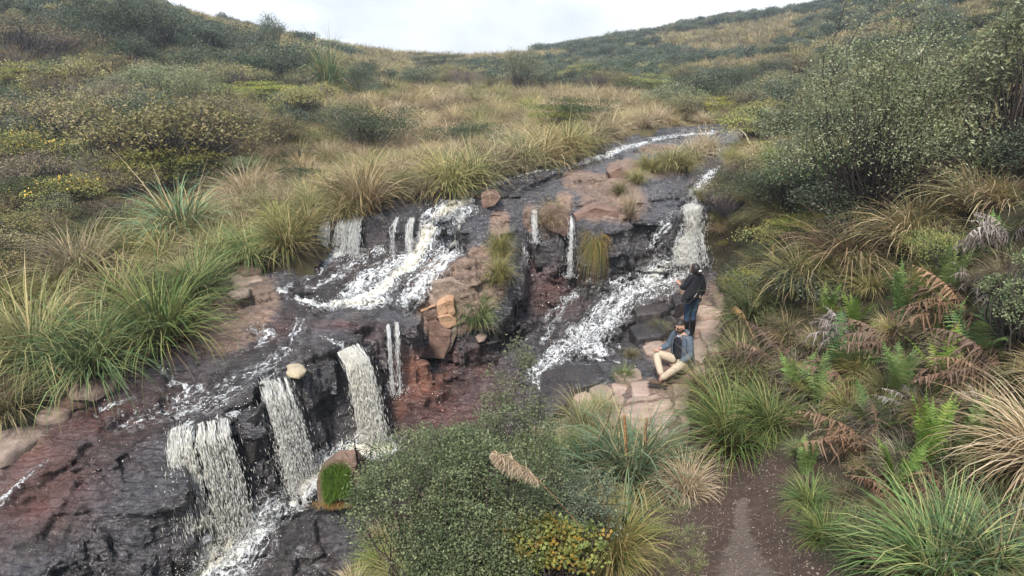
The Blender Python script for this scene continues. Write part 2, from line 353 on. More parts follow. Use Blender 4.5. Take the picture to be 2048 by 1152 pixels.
def soil_material():
    m, nt, out = nmat('soil')
    geo = N(nt, 'NewGeometry').outputs['Position']
    at_ = N(nt, 'Attribute', None, attribute_name='mask'); sep = N(nt, 'SeparateColor', {0: at_.outputs['Color']})
    path, far, strip = sep.outputs[0], sep.outputs[1], sep.outputs[2]
    n1 = N(nt, 'TexNoise', {'Vector': geo, 'Scale': .55, 'Detail': 10., 'Roughness': .7}).outputs[0]
    n2 = N(nt, 'TexNoise', {'Vector': geo, 'Scale': 6., 'Detail': 8., 'Roughness': .75}).outputs[0]
    n3 = N(nt, 'TexNoise', {'Vector': geo, 'Scale': 45., 'Detail': 5., 'Roughness': .7}).outputs[0]
    c = MX(nt, MR(nt, n2, .35, .7), (.030, .026, .016), (.085, .068, .036))
    c = MX(nt, MR(nt, n1, .4, .6, 0, .7), c, (.05, .05, .022))
    g = MX(nt, MR(nt, n1, .42, .58), (.165, .125, .062), (.055, .06, .03))
    g = MX(nt, MR(nt, n2, .4, .65, 0, .6), g, (.09, .075, .035))
    c = MX(nt, far, c, g)
    pc = MX(nt, MR(nt, n2, .3, .7), (.052, .034, .026), (.105, .072, .056))
    pc = MX(nt, MR(nt, n3, .55, .75, 0, .6), pc, (.18, .15, .125))
    c = MX(nt, path, c, pc)
    c = MX(nt, MA(nt, 'MULTIPLY', MR(nt, MA(nt, 'ADD', strip, MA(nt, 'MULTIPLY', MA(nt, 'SUBTRACT', n2, .5), 1.6)), .25, .75), MR(nt, n3, .35, .6, .3, .85)), c, (.18, .145, .122))
    hh = MA(nt, 'ADD', MA(nt, 'MULTIPLY', n2, .8), MA(nt, 'MULTIPLY', n3, .35))
    bp = N(nt, 'Bump', {'Height': hh, 'Strength': .9, 'Distance': .06}).outputs[0]
    p = N(nt, 'BsdfPrincipled', {'Base Color': c, 'Roughness': .95, 'Normal': bp, 'Specular IOR Level': .2})
    nt.links.new(p.outputs[0], out.inputs[0]); return m
def water_material(name='running water', thr=(1.93, 2.16), glow=False):
    """thin running water with a lace of foam; 'foam' = how much, 'flow' = along/across the current"""
    m, nt, out = nmat(name)
    geo = N(nt, 'NewGeometry').outputs['Position']
    fo = N(nt, 'Attribute', None, attribute_name='foam').outputs['Fac']
    fl = N(nt, 'Attribute', None, attribute_name='flow').outputs['Vector']
    mp_ = N(nt, 'Mapping', {0: fl, 'Scale': (.30, 1.15, 1)}).outputs[0]
    wob = N(nt, 'TexNoise', {'Vector': geo, 'Scale': 5., 'Detail': 3.}).outputs['Color']
    mp2 = N(nt, 'Mix', {0: .22, 4: mp_, 5: wob}, data_type='VECTOR').outputs[1]
    a = N(nt, 'TexNoise', {'Vector': mp2, 'Scale': 12., 'Detail': 8., 'Roughness': .66, 'Distortion': 1.3}).outputs[0]
    vo = N(nt, 'TexVoronoi', {'Vector': mp2, 'Scale': 13.}, feature='DISTANCE_TO_EDGE').outputs[0]
    lace = MR(nt, vo, 0., .16, 1., 0.)
    b = N(nt, 'TexNoise', {'Vector': geo, 'Scale': 40., 'Detail': 4., 'Roughness': .7}).outputs[0]
    s = MA(nt, 'ADD', MA(nt, 'MULTIPLY', a, 2.2), MA(nt, 'MULTIPLY', lace, .36))
    s = MA(nt, 'ADD', s, MA(nt, 'MULTIPLY', b, .6))
    s = MA(nt, 'ADD', s, MA(nt, 'MULTIPLY', fo, .80))
    f = MA(nt, 'MULTIPLY', MR(nt, s, thr[0]-.06, thr[1]+.22), MR(nt, fo, .2, .42))
    cream = MX(nt, MR(nt, fo, .75, 1.05), (.70, .72, .735), (.76, .71, .56))
    cream = MX(nt, MR(nt, a, .35, .6, .65, .0), cream, (.40, .41, .40))
    hh = MA(nt, 'ADD', MA(nt, 'MULTIPLY', f, .6), MA(nt, 'ADD', a, b))
    bp = N(nt, 'Bump', {'Height': hh, 'Strength': .5, 'Distance': .04}).outputs[0]
    foam = N(nt, 'BsdfPrincipled', {'Base Color': cream, 'Roughness': .55, 'Normal': bp})
    tr = N(nt, 'BsdfTransparent', {0: (.93, .90, .87, 1)}); gl = N(nt, 'BsdfGlossy', {'Color': (1, 1, 1, 1), 'Roughness': .08, 'Normal': bp})
    fr = N(nt, 'Fresnel', {'IOR': 1.33, 'Normal': bp}).outputs[0]
    wat = N(nt, 'MixShader', {0: MA(nt, 'MULTIPLY', fr, 1.), 1: tr.outputs[0], 2: gl.outputs[0]})
    al = MA(nt, 'MULTIPLY', f, .96)
    if glow: foam = N(nt, 'MixShader', {0: .45, 1: foam.outputs[0], 2: N(nt, 'BsdfTranslucent', {'Color': (.9, .9, .86, 1)}).outputs[0]})
    mx = N(nt, 'MixShader', {0: al, 1: wat.outputs[0], 2: foam.outputs[0]})
    nt.links.new(mx.outputs[0], out.inputs[0]); return m
def spray_material():
    m, nt, out = nmat('falling water')
    geo = N(nt, 'NewGeometry').outputs['Position']
    b = N(nt, 'TexNoise', {'Vector': geo, 'Scale': 12., 'Detail': 4.}).outputs[0]
    at_ = N(nt, 'Attribute', None, attribute_name='col').outputs['Fac']
    c = MX(nt, at_, (.92, .93, .94), (.92, .88, .72))
    c = MX(nt, MR(nt, b, .35, .65, 0, .25), c, (.78, .77, .70))
    d = N(nt, 'BsdfPrincipled', {'Base Color': c, 'Roughness': .35})
    t = N(nt, 'BsdfTranslucent', {'Color': c})
    mx = N(nt, 'MixShader', {0: .5, 1: d.outputs[0], 2: t.outputs[0]})
    nt.links.new(mx.outputs[0], out.inputs[0]); return m
def simple(name, col, rough=.7, noise=None, spec=.4, bump=0., bs=40.):
    m, nt, out = nmat(name)
    p = N(nt, 'BsdfPrincipled', {'Base Color': (*col, 1), 'Roughness': rough, 'Specular IOR Level': spec})
    if noise:
        geo = N(nt, 'TexCoord').outputs['Object']
        n = N(nt, 'TexNoise', {'Vector': geo, 'Scale': bs, 'Detail': 4.}).outputs[0]
        nt.links.new(MX(nt, MR(nt, n, .35, .65), col, noise), p.inputs['Base Color'])
        if bump: nt.links.new(N(nt, 'Bump', {'Height': n, 'Strength': bump, 'Distance': .02}).outputs[0], p.inputs['Normal'])
    nt.links.new(p.outputs[0], out.inputs[0]); return m
def foliage_material(name='foliage', trans=.25, rough=.6, vary=.35, spec=.25):
    """colour from the mesh (each leaf its own), each plant a little different"""
    m, nt, out = nmat(name)
    at_ = N(nt, 'Attribute', None, attribute_name='col').outputs['Color']
    rn = N(nt, 'ObjectInfo').outputs['Random']
    hs = N(nt, 'HueSaturation', {'Hue': MR(nt, rn, 0, 1, .485, .515), 'Saturation': MR(nt, MA(nt, 'FRACT', MA(nt, 'MULTIPLY', rn, 7.3)), 0, 1, .85, 1.1),
                                 'Value': MR(nt, MA(nt, 'FRACT', MA(nt, 'MULTIPLY', rn, 13.7)), 0, 1, 1.12-vary, 1.12+vary), 'Color': at_}).outputs[0]
    d = N(nt, 'BsdfPrincipled', {'Base Color': hs, 'Roughness': rough, 'Specular IOR Level': spec})
    t = N(nt, 'BsdfTranslucent', {'Color': hs})
    mx = N(nt, 'MixShader', {0: trans, 1: d.outputs[0], 2: t.outputs[0]})
    nt.links.new(mx.outputs[0], out.inputs[0]); return m
M_ROCK, M_SOIL, M_WATER, M_SPRAY = rock_material(), soil_material(), water_material(), spray_material()
M_FOL = foliage_material(); M_VEIL = water_material('veil of falling water', (1.90, 2.25), True)
M_TAN = boulder_material('dry tan rock', (.24, .175, .14), (.38, .29, .235), (.29, .215, .17))
M_ORANGE = boulder_material('orange rock', (.40, .22, .12), (.50, .33, .21), (.32, .17, .10))
M_DARK = boulder_material('dark wet rock', (.022, .022, .025), (.05, .042, .04), (.09, .08, .075), 1)
M_BROWN = boulder_material('brown rock', (.12, .072, .056), (.21, .135, .10), (.15, .11, .09))

# ------------------------------------------------------------------ masks painted by what the rock is
def strokes_field(x, y, strokes, z=None):
    best = np.zeros(x.shape); s_ = np.zeros(x.shape); d_ = np.zeros(x.shape)
    for k, st in enumerate(strokes):
        pts = st['p']; off = k*3.7
        P = np.array([p[:2] for p in pts]); w_ = max(p[2] for p in pts)*2.2
        sel = np.where((x > P[:, 0].min()-w_) & (x < P[:, 0].max()+w_) & (y > P[:, 1].min()-w_) & (y < P[:, 1].max()+w_))[0]
        if not len(sel): continue
        X, Y_ = x[sel], y[sel]; ZZ = z[sel] if z is not None else None
        for A, B in zip(pts[:-1], pts[1:]):
            (ax, ay, aw), (bx, by, bw) = A[:3], B[:3]
            ex, ey = bx-ax, by-ay; L2 = ex*ex+ey*ey+1e-9; q = (X-ax)*ex+(Y_-ay)*ey; ez = 0
            if ZZ is not None:
                az, bz = A[3], B[3]; ez = bz-az; L2 += ez*ez; q = q+(ZZ-az)*ez
            t = np.clip(q/L2, 0, 1); L = math.sqrt(L2)
            w = aw+(bw-aw)*t
            d2 = (X-ax-t*ex)**2+(Y_-ay-t*ey)**2
            if ZZ is not None: d2 = d2+(ZZ-az-t*ez)**2
            dd = np.sqrt(d2); val = st['i']*np.exp(-(dd/w)**2.0)
            m = val > best[sel]; sm = sel[m]
            best[sm] = val[m]; s_[sm] = off+t[m]*L; d_[sm] = (dd*np.sign((X-ax)*ey-(Y_-ay)*ex))[m]
            off += L
    return best, s_, d_
def stroke(i, *pts):
    """pts (u,v,halfwidth in px); laid on the ground"""
    o = []
    q = [pts[0]]
    for A, B in zip(pts[:-1], pts[1:]):
        n = max(1, int(math.hypot(B[0]-A[0], B[1]-A[1])/12))
        q += [tuple(A[c]+(B[c]-A[c])*k/n for c in range(3)) for k in range(1, n+1)]
    for u, v, w in q:
        p = at(u, v); o.append((p[0], p[1], w*p[3]/FPX, p[2]))
    return dict(i=i, p=o)
FOAM = [
    # the thin film of water over the wet rock
    stroke(.24, (1430,262,12),(1300,285,16),(1200,318,16),(1140,345,16),(1060,370,22),(980,395,22)),
    stroke(.24, (1440,340,14),(1380,385,20),(1300,400,16)), stroke(.22, (700,520,60),(640,590,70),(560,680,60),(450,760,60),(300,860,60),(120,950,60),(0,1020,50)),
    stroke(.22, (760,560,50),(720,660,40),(600,730,40),(500,800,30)), stroke(.22, (1340,540,50),(1240,620,60),(1140,700,50),(1050,760,40)),
    stroke(.22, (1150,560,60),(1040,640,50),(960,720,50),(880,800,50),(780,860,40)), stroke(.22, (620,960,60),(560,1060,90),(600,1130,90)), stroke(.2, (150,1030,60),(60,1090,60)),
    # upper stream
    stroke(.74, (1425,266,12),(1350,272,11),(1290,285,13),(1240,300,14),(1195,318,13),(1150,330,10)),
    stroke(.95, (1235,300,7),(1200,316,9),(1170,326,6)),
    stroke(.70, (1150,335,5),(1080,342,6),(1020,358,8),(980,374,12),(930,394,14)),
    stroke(.45, (1390,262,5),(1300,276,7)),
    # main cascade
    stroke(1.08,(940,398,12),(900,415,24),(868,440,28),(850,475,30),(835,510,30),(800,550,32),(760,585,30),(720,603,22),(660,608,14)),
    stroke(.86, (930,430,34),(915,480,36),(885,525,36),(850,565,36),(815,600,26)),
    stroke(.92, (700,440,20),(695,470,26),(680,500,26),(650,520,22)),
    stroke(.60, (650,455,6),(640,490,10),(620,510,12)),
    stroke(.55, (700,505,16),(660,530,14),(610,560,10),(565,580,10),(590,598,10),(640,610,10)),
    stroke(.80, (810,520,34),(750,550,34),(700,585,28)), stroke(.6, (760,500,20),(690,540,24),(620,580,16)),
    stroke(.40, (830,440,6),(835,490,5)),
    stroke(.95, (560,583,9),(590,598,10),(640,610,14),(700,610,18),(770,604,20)),
    stroke(.62, (830,618,12),(800,600,12)),
    # mid terrace
    stroke(.72, (505,655,14),(540,668,18),(520,690,14)),
    stroke(.60, (640,672,8),(680,690,12),(695,704,10)),
    stroke(.70, (325,735,10),(345,765,13),(400,775,18),(350,800,12)),
    stroke(.66, (270,797,7),(220,810,10),(190,830,10)),
    stroke(.45, (260,800,4),(330,822,6)),
    stroke(.66, (90,925,10),(50,960,10),(0,1005,12)),
    stroke(.70, (380,850,14),(350,862,12)), stroke(.65, (440,838,16),(470,830,14)),
    stroke(.70, (535,755,12),(520,745,6)),
    stroke(.42, (600,640,30),(560,720,50),(420,800,60),(250,850,50)),
    # lower pool
    stroke(1.25,(430,1110,52),(455,1055,62),(400,1130,44)), stroke(.85,(520,1060,60),(460,1120,70),(560,1000,40)),
    stroke(.72, (520,1040,30),(470,1110,40),(390,1150,28)),
    stroke(.95, (600,960,30),(625,940,36),(600,1000,26),(560,1010,18)),
    stroke(1.2, (600,965,40),(645,930,30)), stroke(1.15, (740,885,40),(775,900,26),(700,905,30)),
    stroke(.9, (700,895,30),(650,930,32),(610,985,26)), stroke(.6, (800,890,14),(760,880,20)),
    stroke(.5, (770,765,10),(800,770,12)), stroke(.42, (500,1060,60),(560,1000,40)),
    stroke(.30, (600,1090,50),(640,1150,50)),
    # right hand cascade
    stroke(.78, (1440,335,10),(1420,350,14),(1400,375,16),(1385,400,16)),
    stroke(.80, (1378,408,11),(1364,440,13),(1350,480,18),(1340,510,24)),
    stroke(.66, (1330,450,16),(1300,490,10)), stroke(.5, (1388,440,10),(1385,510,14)),
    stroke(.92, (1350,515,30),(1320,540,26),(1290,565,24)),
    stroke(.8, (1400,520,18),(1370,550,20),(1320,570,20)),
    stroke(.78, (1320,550,34),(1270,580,40),(1240,610,36),(1215,640,36),(1185,675,40)), stroke(.62,(1380,540,30),(1330,580,24),(1300,600,14)), stroke(.55,(1260,560,20),(1180,575,16),(1130,600,14),(1090,640,10)),
    stroke(.55, (1330,580,9),(1310,615,6),(1260,660,8)),
    stroke(.74, (1230,595,18),(1200,620,16),(1170,650,22),(1150,680,26)),
    stroke(.76, (1150,660,30),(1170,690,32),(1210,705,24)), stroke(.74, (1110,690,12),(1085,725,14),(1060,755,12)),
    stroke(.72, (1240,727,5),(1180,718,5),(1130,722,6),(1090,740,9),(1060,760,12)),
    stroke(.60, (1235,690,8),(1250,712,8)), stroke(.8, (1185,660,34),(1125,700,32),(1078,745,24)), stroke(.5, (1340,540,50),(1240,610,60),(1160,670,50)), stroke(.5,(1180,560,14),(1120,620,16),(1080,690,14)), stroke(.8, (1060,745,14),(1085,785,8),(1100,850,5)),
    stroke(.46, (1050,680,8),(1120,640,20)), stroke(.45, (1140,500,8),(1150,560,5),(1135,545,5)),
]
def blobs(x, y, L, z=None):
    r = np.zeros(x.shape)
    for u, v, ru, rv, i in L:
        p = at(u, v); rx = ru*p[3]/FPX; ry = rv*p[3]/FPX/max(.25, abs(ray(u, v)[2])/np.linalg.norm(ray(u, v)))
        dz = 0 if z is None else np.maximum(np.abs(z-p[2])-.25, 0)/max(.3, rv*p[3]/FPX)
        r = np.maximum(r, i*np.exp(-(((x-p[0])/rx)**2+((y-p[1])/ry)**2+dz**2)))
    return r
RED = [(60,960,120,50,1.0),(880,830,80,40,1.1),(200,850,110,35,.9),(300,790,80,25,.6),(330,690,60,14,.9),(0,1000,60,60,.8),(560,660,60,20,.6),(830,780,60,26,.9),(930,800,90,50,.9),
       (960,740,40,20,.8),(700,520,60,20,.3),(1100,580,60,20,.7),(1200,640,60,20,.15),(900,725,40,14,.8),(600,520,60,10,.9),(1060,560,30,30,.6),(700,655,90,7,.7),(1350,560,50,30,.2),(1420,600,30,16,.6)]
ORG = [(845,758,40,18,.9),(800,800,22,20,.6),(880,745,22,10,.6),(60,900,40,14,.5)]
DRY = [(470,620,75,42,1.3),(420,655,40,20,1.2),(490,550,50,20,1.1),(540,605,26,12,.8),(150,760,60,22,1.2),(30,880,60,26,1.2),(100,815,60,16,.9),
       (1220,380,70,36,1.2),(1130,400,26,20,.7),(1170,360,50,22,1.1),(1260,330,50,20,1.1),(1330,300,60,12,1.0),(1200,420,50,16,.9),(1300,340,80,20,.6),(1390,290,30,8,.7),
       (900,590,70,50,1.3),(960,560,60,40,1.3),(930,590,50,40,1.3),(1000,440,24,22,.9),(1060,430,20,14,.8),(1010,500,24,40,.55),(1100,440,40,12,.6),
       (1350,700,60,60,1.2),(1280,800,110,40,1.3),(1400,640,40,50,1.1),(1330,860,60,40,1.2),(1170,870,50,30,1),(1440,600,20,30,.7),(740,428,40,5,.5),(1150,890,60,20,1)]
def rock_attrs(V):
    x, y = V[:, 0], V[:, 1]
    return np.column_stack([np.clip(blobs(x, y, RED, V[:, 2]), 0, 1), np.clip(blobs(x, y, DRY, V[:, 2]), 0, 1.2), np.clip(blobs(x, y, ORG, V[:, 2]), 0, 1)])

# ------------------------------------------------------------------ river bed: one carved surface with overhangs and strata
def lat3(xs, ys, zs, sx, sy, sz, seed, stepz=False):
    def Wm(c, s, step=False):
        c = c/s; i0 = int(math.floor(c.min())); n = int(math.floor(c.max()))-i0+2
        M = np.zeros((len(c), n), np.float32); k = np.floor(c).astype(int); f = c-k
        f = np.where(f > .88, (f-.88)/.12, 0) if step else f
        f = f*f*(3-2*f); r = np.arange(len(c)); M[r, k-i0] = 1-f; M[r, k-i0+1] = f
        return M, i0
    A, ax = Wm(xs, sx); B, by = Wm(ys, sy); C, cz = Wm(zs, sz, stepz)
    L = _h(*np.meshgrid(np.arange(A.shape[1])+ax, np.arange(B.shape[1])+by, np.arange(C.shape[1])+cz, indexing='ij'), seed).astype(np.float32)*2-1
    t = np.tensordot(A, L, (1, 0)); t = np.tensordot(t, B, (1, 1)); t = np.tensordot(t, C, (1, 1))
    return t     # x,y,z order
def carve(x0, x1, y0, y1, z0, z1, vx, warp=1.):
    g = .02
    gx = np.arange(x0-.6, x1+.6, g); gy = np.arange(y0-.6, y1+.6, g)
    GX, GY = np.meshgrid(gx, gy, indexing='ij'); H = rock_full(GX, GY).astype(np.float32)
    xs = np.arange(x0, x1, vx); ys = np.arange(y0, y1, vx); zs = np.arange(z0, z1, vx)
    F = np.empty((len(xs), len(ys), len(zs)), np.float32)
    XX, YY = np.meshgrid(xs, ys, indexing='ij')
    k = 0; lay = []; zc = -9.0; q = 0
    while zc < zs[-1]+1:
        th = .08+.20*_h(q, 3, 0, 5); lay.append((zc, zc+th)); zc += th; q += 1
    cache = {}
    for q, (za, zb) in enumerate(lay):
        sel = np.where((zs >= za) & (zs < zb))[0]
        if not len(sel): continue
        big = q//3
        if big not in cache:
            cache = {big: worley(XX, YY, .48, 200+big, .5, 1.25)[:2]}
        a, b = cache[big]; c_, d_ = worley(XX, YY, .21, 300+q, .7, 1.4)[:2]
        ix = np.clip(((XX+a*.14+c_*.035-gx[0])/g).astype(np.int32), 0, len(gx)-1)
        iy = np.clip(((YY+b*.14+d_*.035-gy[0])/g).astype(np.int32), 0, len(gy)-1)
        F[:, :, sel] = zs[sel][None, None, :]-H[ix, iy][:, :, None]
    F -= lat3(xs, ys, zs, .11, .11, .11, 55)*.004
    np.clip(F, -vx*1.6, vx*1.6, out=F)
    S = F < 0
    c = S[:-1, :-1, :-1].astype(np.int8)
    for a in (0, 1):
        for b in (0, 1):
            for d in (0, 1):
                if a+b+d: c = c+S[a:a+c.shape[0], b:b+c.shape[1], d:d+c.shape[2]]
    act = (c > 0) & (c < 8); idx = np.argwhere(act); del c
    num = np.full(act.shape, -1, np.int32); num[act] = np.arange(len(idx))
    acc = np.zeros((len(idx), 3), np.float32); cnt = np.zeros(len(idx), np.float32)
    off = [(a, b, d) for a in (0, 1) for b in (0, 1) for d in (0, 1)]
    for o in off:
        for ax in range(3):
            if o[ax]: continue
            q = list(o); q[ax] = 1
            f0 = F[idx[:, 0]+o[0], idx[:, 1]+o[1], idx[:, 2]+o[2]]; f1 = F[idx[:, 0]+q[0], idx[:, 1]+q[1], idx[:, 2]+q[2]]
            m = (f0 < 0) != (f1 < 0)
            t = np.where(m, f0/(f0-f1+1e-12), 0)
            for k in range(3): acc[:, k] += np.where(m, o[k]+(t if k == ax else 0), 0)
            cnt += m
    P = (acc/cnt[:, None]+idx)*vx+np.array([x0, y0, z0], np.float32)
    quads = []
    for ax in range(3):
        a, b = [k for k in range(3) if k != ax]
        sl0 = [slice(None)]*3; sl1 = [slice(None)]*3; sl0[ax] = slice(0, -1); sl1[ax] = slice(1, None)
        s0, s1 = S[tuple(sl0)], S[tuple(sl1)]
        e = np.argwhere(s0 != s1); fl = s0[tuple(e.T)]
        ok = (e[:, a] > 0) & (e[:, b] > 0) & (e[:, a] < num.shape[a]) & (e[:, b] < num.shape[b]); e = e[ok]; fl = fl[ok]
        def cell(da, db):
            q = e.copy(); q[:, a] -= da; q[:, b] -= db; return num[tuple(q.T)]
        Q = np.column_stack([cell(1, 1), cell(0, 1), cell(0, 0), cell(1, 0)])
        if ax == 1: fl = ~fl
        Q[~fl] = Q[~fl][:, ::-1]
        quads.append(Q)
    Fq = np.concatenate(quads); Fq = Fq[(Fq >= 0).all(1)]
    return P, Fq
def vnormals(V, F):
    n = np.cross(V[F[:, 2]]-V[F[:, 0]], V[F[:, 3]]-V[F[:, 1]]); o = np.zeros_like(V)
    for k in range(4):
        for c in range(3): o[:, c] += np.bincount(F[:, k], n[:, c], len(V))
    return o/(np.linalg.norm(o, axis=1, keepdims=True)+1e-9)
def bed(name, label, dom, vx):
    V, F = carve(*dom, vx)
    s = zone_sd(V[:, 0], V[:, 1]); keep = s > -.75
    kf = keep[F].all(1); F = F[kf]
    Nn = vnormals(V, F)
    V = V+Nn*(vn3(V, .05, 61)*.006+vn3(V, .13, 62)*.006)[:, None]
    used = np.zeros(len(V), bool); used[F.ravel()] = True; re = np.cumsum(used)-1
    V = V[used]; F = re[F]; Nn = Nn[used]
    o = obj(name, mesh_np(name, V, F, M_ROCK, False, {'mask': rock_attrs(V)})); tag(o, label, kind='structure')
    # running water on it
    f, ss, dd = strokes_field(V[:, 0], V[:, 1], FOAM, V[:, 2])
    m = f > .14; mf = m[F].all(1); Fw = F[mf]
    used = np.zeros(len(V), bool); used[Fw.ravel()] = True; re = np.cumsum(used)-1
    Vw = V[used]; fw = f[used]; nw = Nn[used]
    up = nw*.6+np.array([0, 0, .5]); bumpn = np.abs(vn3(Vw, .16, 71))*.6+np.abs(vn3(Vw, .07, 72))*.5+vn3(Vw, .045, 73)*.25
    Vw = Vw+up*(.008+fw*fw*.085*bumpn)[:, None]
    w = obj('stream_water', mesh_np('stream_water', Vw, re[Fw], M_WATER, True, {'foam': fw, 'flow': np.column_stack([ss[used], dd[used]])}))
    tag(w, label.replace('rock bed', 'white water running over the rock bed'), kind='structure')
    return o
bed('river_rock', 'dark wet rock bed of the falls and terraces', (-9.2, 5.6, 4.2, 17.6, -8.1, -2.55), .034)
bed('river_rock', 'rock bed of the stream above the falls', (-3.0, 10.2, 17.5, 27.0, -3.9, -2.0), .05)

# ------------------------------------------------------------------ soil, banks and hills
def make_soil():
    r = np.concatenate([np.linspace(.3, 3, 12), np.geomspace(3.1, 420, 330)]); th = np.linspace(-PI, PI, 901)
    T, RR = np.meshgrid(th, r, indexing='ij'); x = RR*np.sin(T); y = RR*np.cos(T)
    z = soil_h(x, y); s = zone_sd(x, y)
    z = z-sstep(-.05, .35, s)*.5
    V = np.column_stack([x.ravel(), y.ravel(), z.ravel()]); n = len(r); i, j = np.meshgrid(np.arange(len(th)-1), np.arange(n-1), indexing='ij')
    a = (i*n+j).ravel(); F = np.column_stack([a, a+1, a+n+1, a+n]); ss = s.ravel()
    F = F[~(ss[F] > .4).all(1)]
    pth = np.clip(strokes_field(V[:, 0], V[:, 1], [dict(i=1.3, p=[(*at(u, v)[:2], w) for u, v, w in ((1400,915,.6),(1440,950,.75),(1480,1010,.85),(1500,1080,.9),(1500,1150,1.)) ]+[(1.8, 3, 1.), (1.2, 1.5, .8)])])[0], 0, 1)
    st = np.clip(strokes_field(V[:, 0], V[:, 1], [dict(i=1.1, p=[(*at(u, v)[:2], w) for u, v, w in ((1485,1000,.06),(1482,1060,.10),(1480,1100,.16),(1490,1150,.24))])])[0], 0, 1)
    bare = np.clip(strokes_field(V[:, 0], V[:, 1], [dict(i=.8, p=[(*at(u, v)[:2], w) for u, v, w in ((1330,1000,.5),(1330,1060,.5),(1340,1130,.5))])])[0], 0, 1)
    far = sstep(14, 26, np.hypot(V[:, 0], V[:, 1]))
    pth = np.maximum(pth, bare)
    return obj('ground', mesh_np('ground', V, F, M_SOIL, True, {'mask': np.column_stack([pth, far, st])}))
tag(make_soil(), 'earth path, banks and hills', kind='structure')
# ------------------------------------------------------------------ falling water
OCT_V = np.array([(1, 0, 0), (-1, 0, 0), (0, 1, 0), (0, -1, 0), (0, 0, 1), (0, 0, -1)], float)
OCT_F = np.array([(0, 2, 4), (2, 1, 4), (1, 3, 4), (3, 0, 4), (2, 0, 5), (1, 2, 5), (3, 1, 5), (0, 3, 5)])
def drops(P, D, L, Wd, c):
    """elongated drops at P along D"""
    n = len(P); D = D/(np.linalg.norm(D, axis=1, keepdims=True)+1e-9)
    up = np.tile([.31, .17, .93], (n, 1)); A = np.cross(D, up); A /= np.linalg.norm(A, axis=1, keepdims=True)+1e-9; B = np.cross(D, A)
    ph = R.uniform(0, 6.28, n)[:, None]; A2 = A*np.cos(ph)+B*np.sin(ph); B2 = -A*np.sin(ph)+B*np.cos(ph)
    M = OCT_V+R.uniform(-.25, .25, (n, 6, 3))
    V = P[:, None]+M[:, :, 0:1]*(A2*Wd[:, None])[:, None]+M[:, :, 1:2]*(B2*Wd[:, None])[:, None]+M[:, :, 2:3]*(D*L[:, None])[:, None]
    F = (OCT_F[None]+np.arange(n)[:, None, None]*6).reshape(-1, 3)
    return V.reshape(-1, 3), F, np.repeat(c, 6)
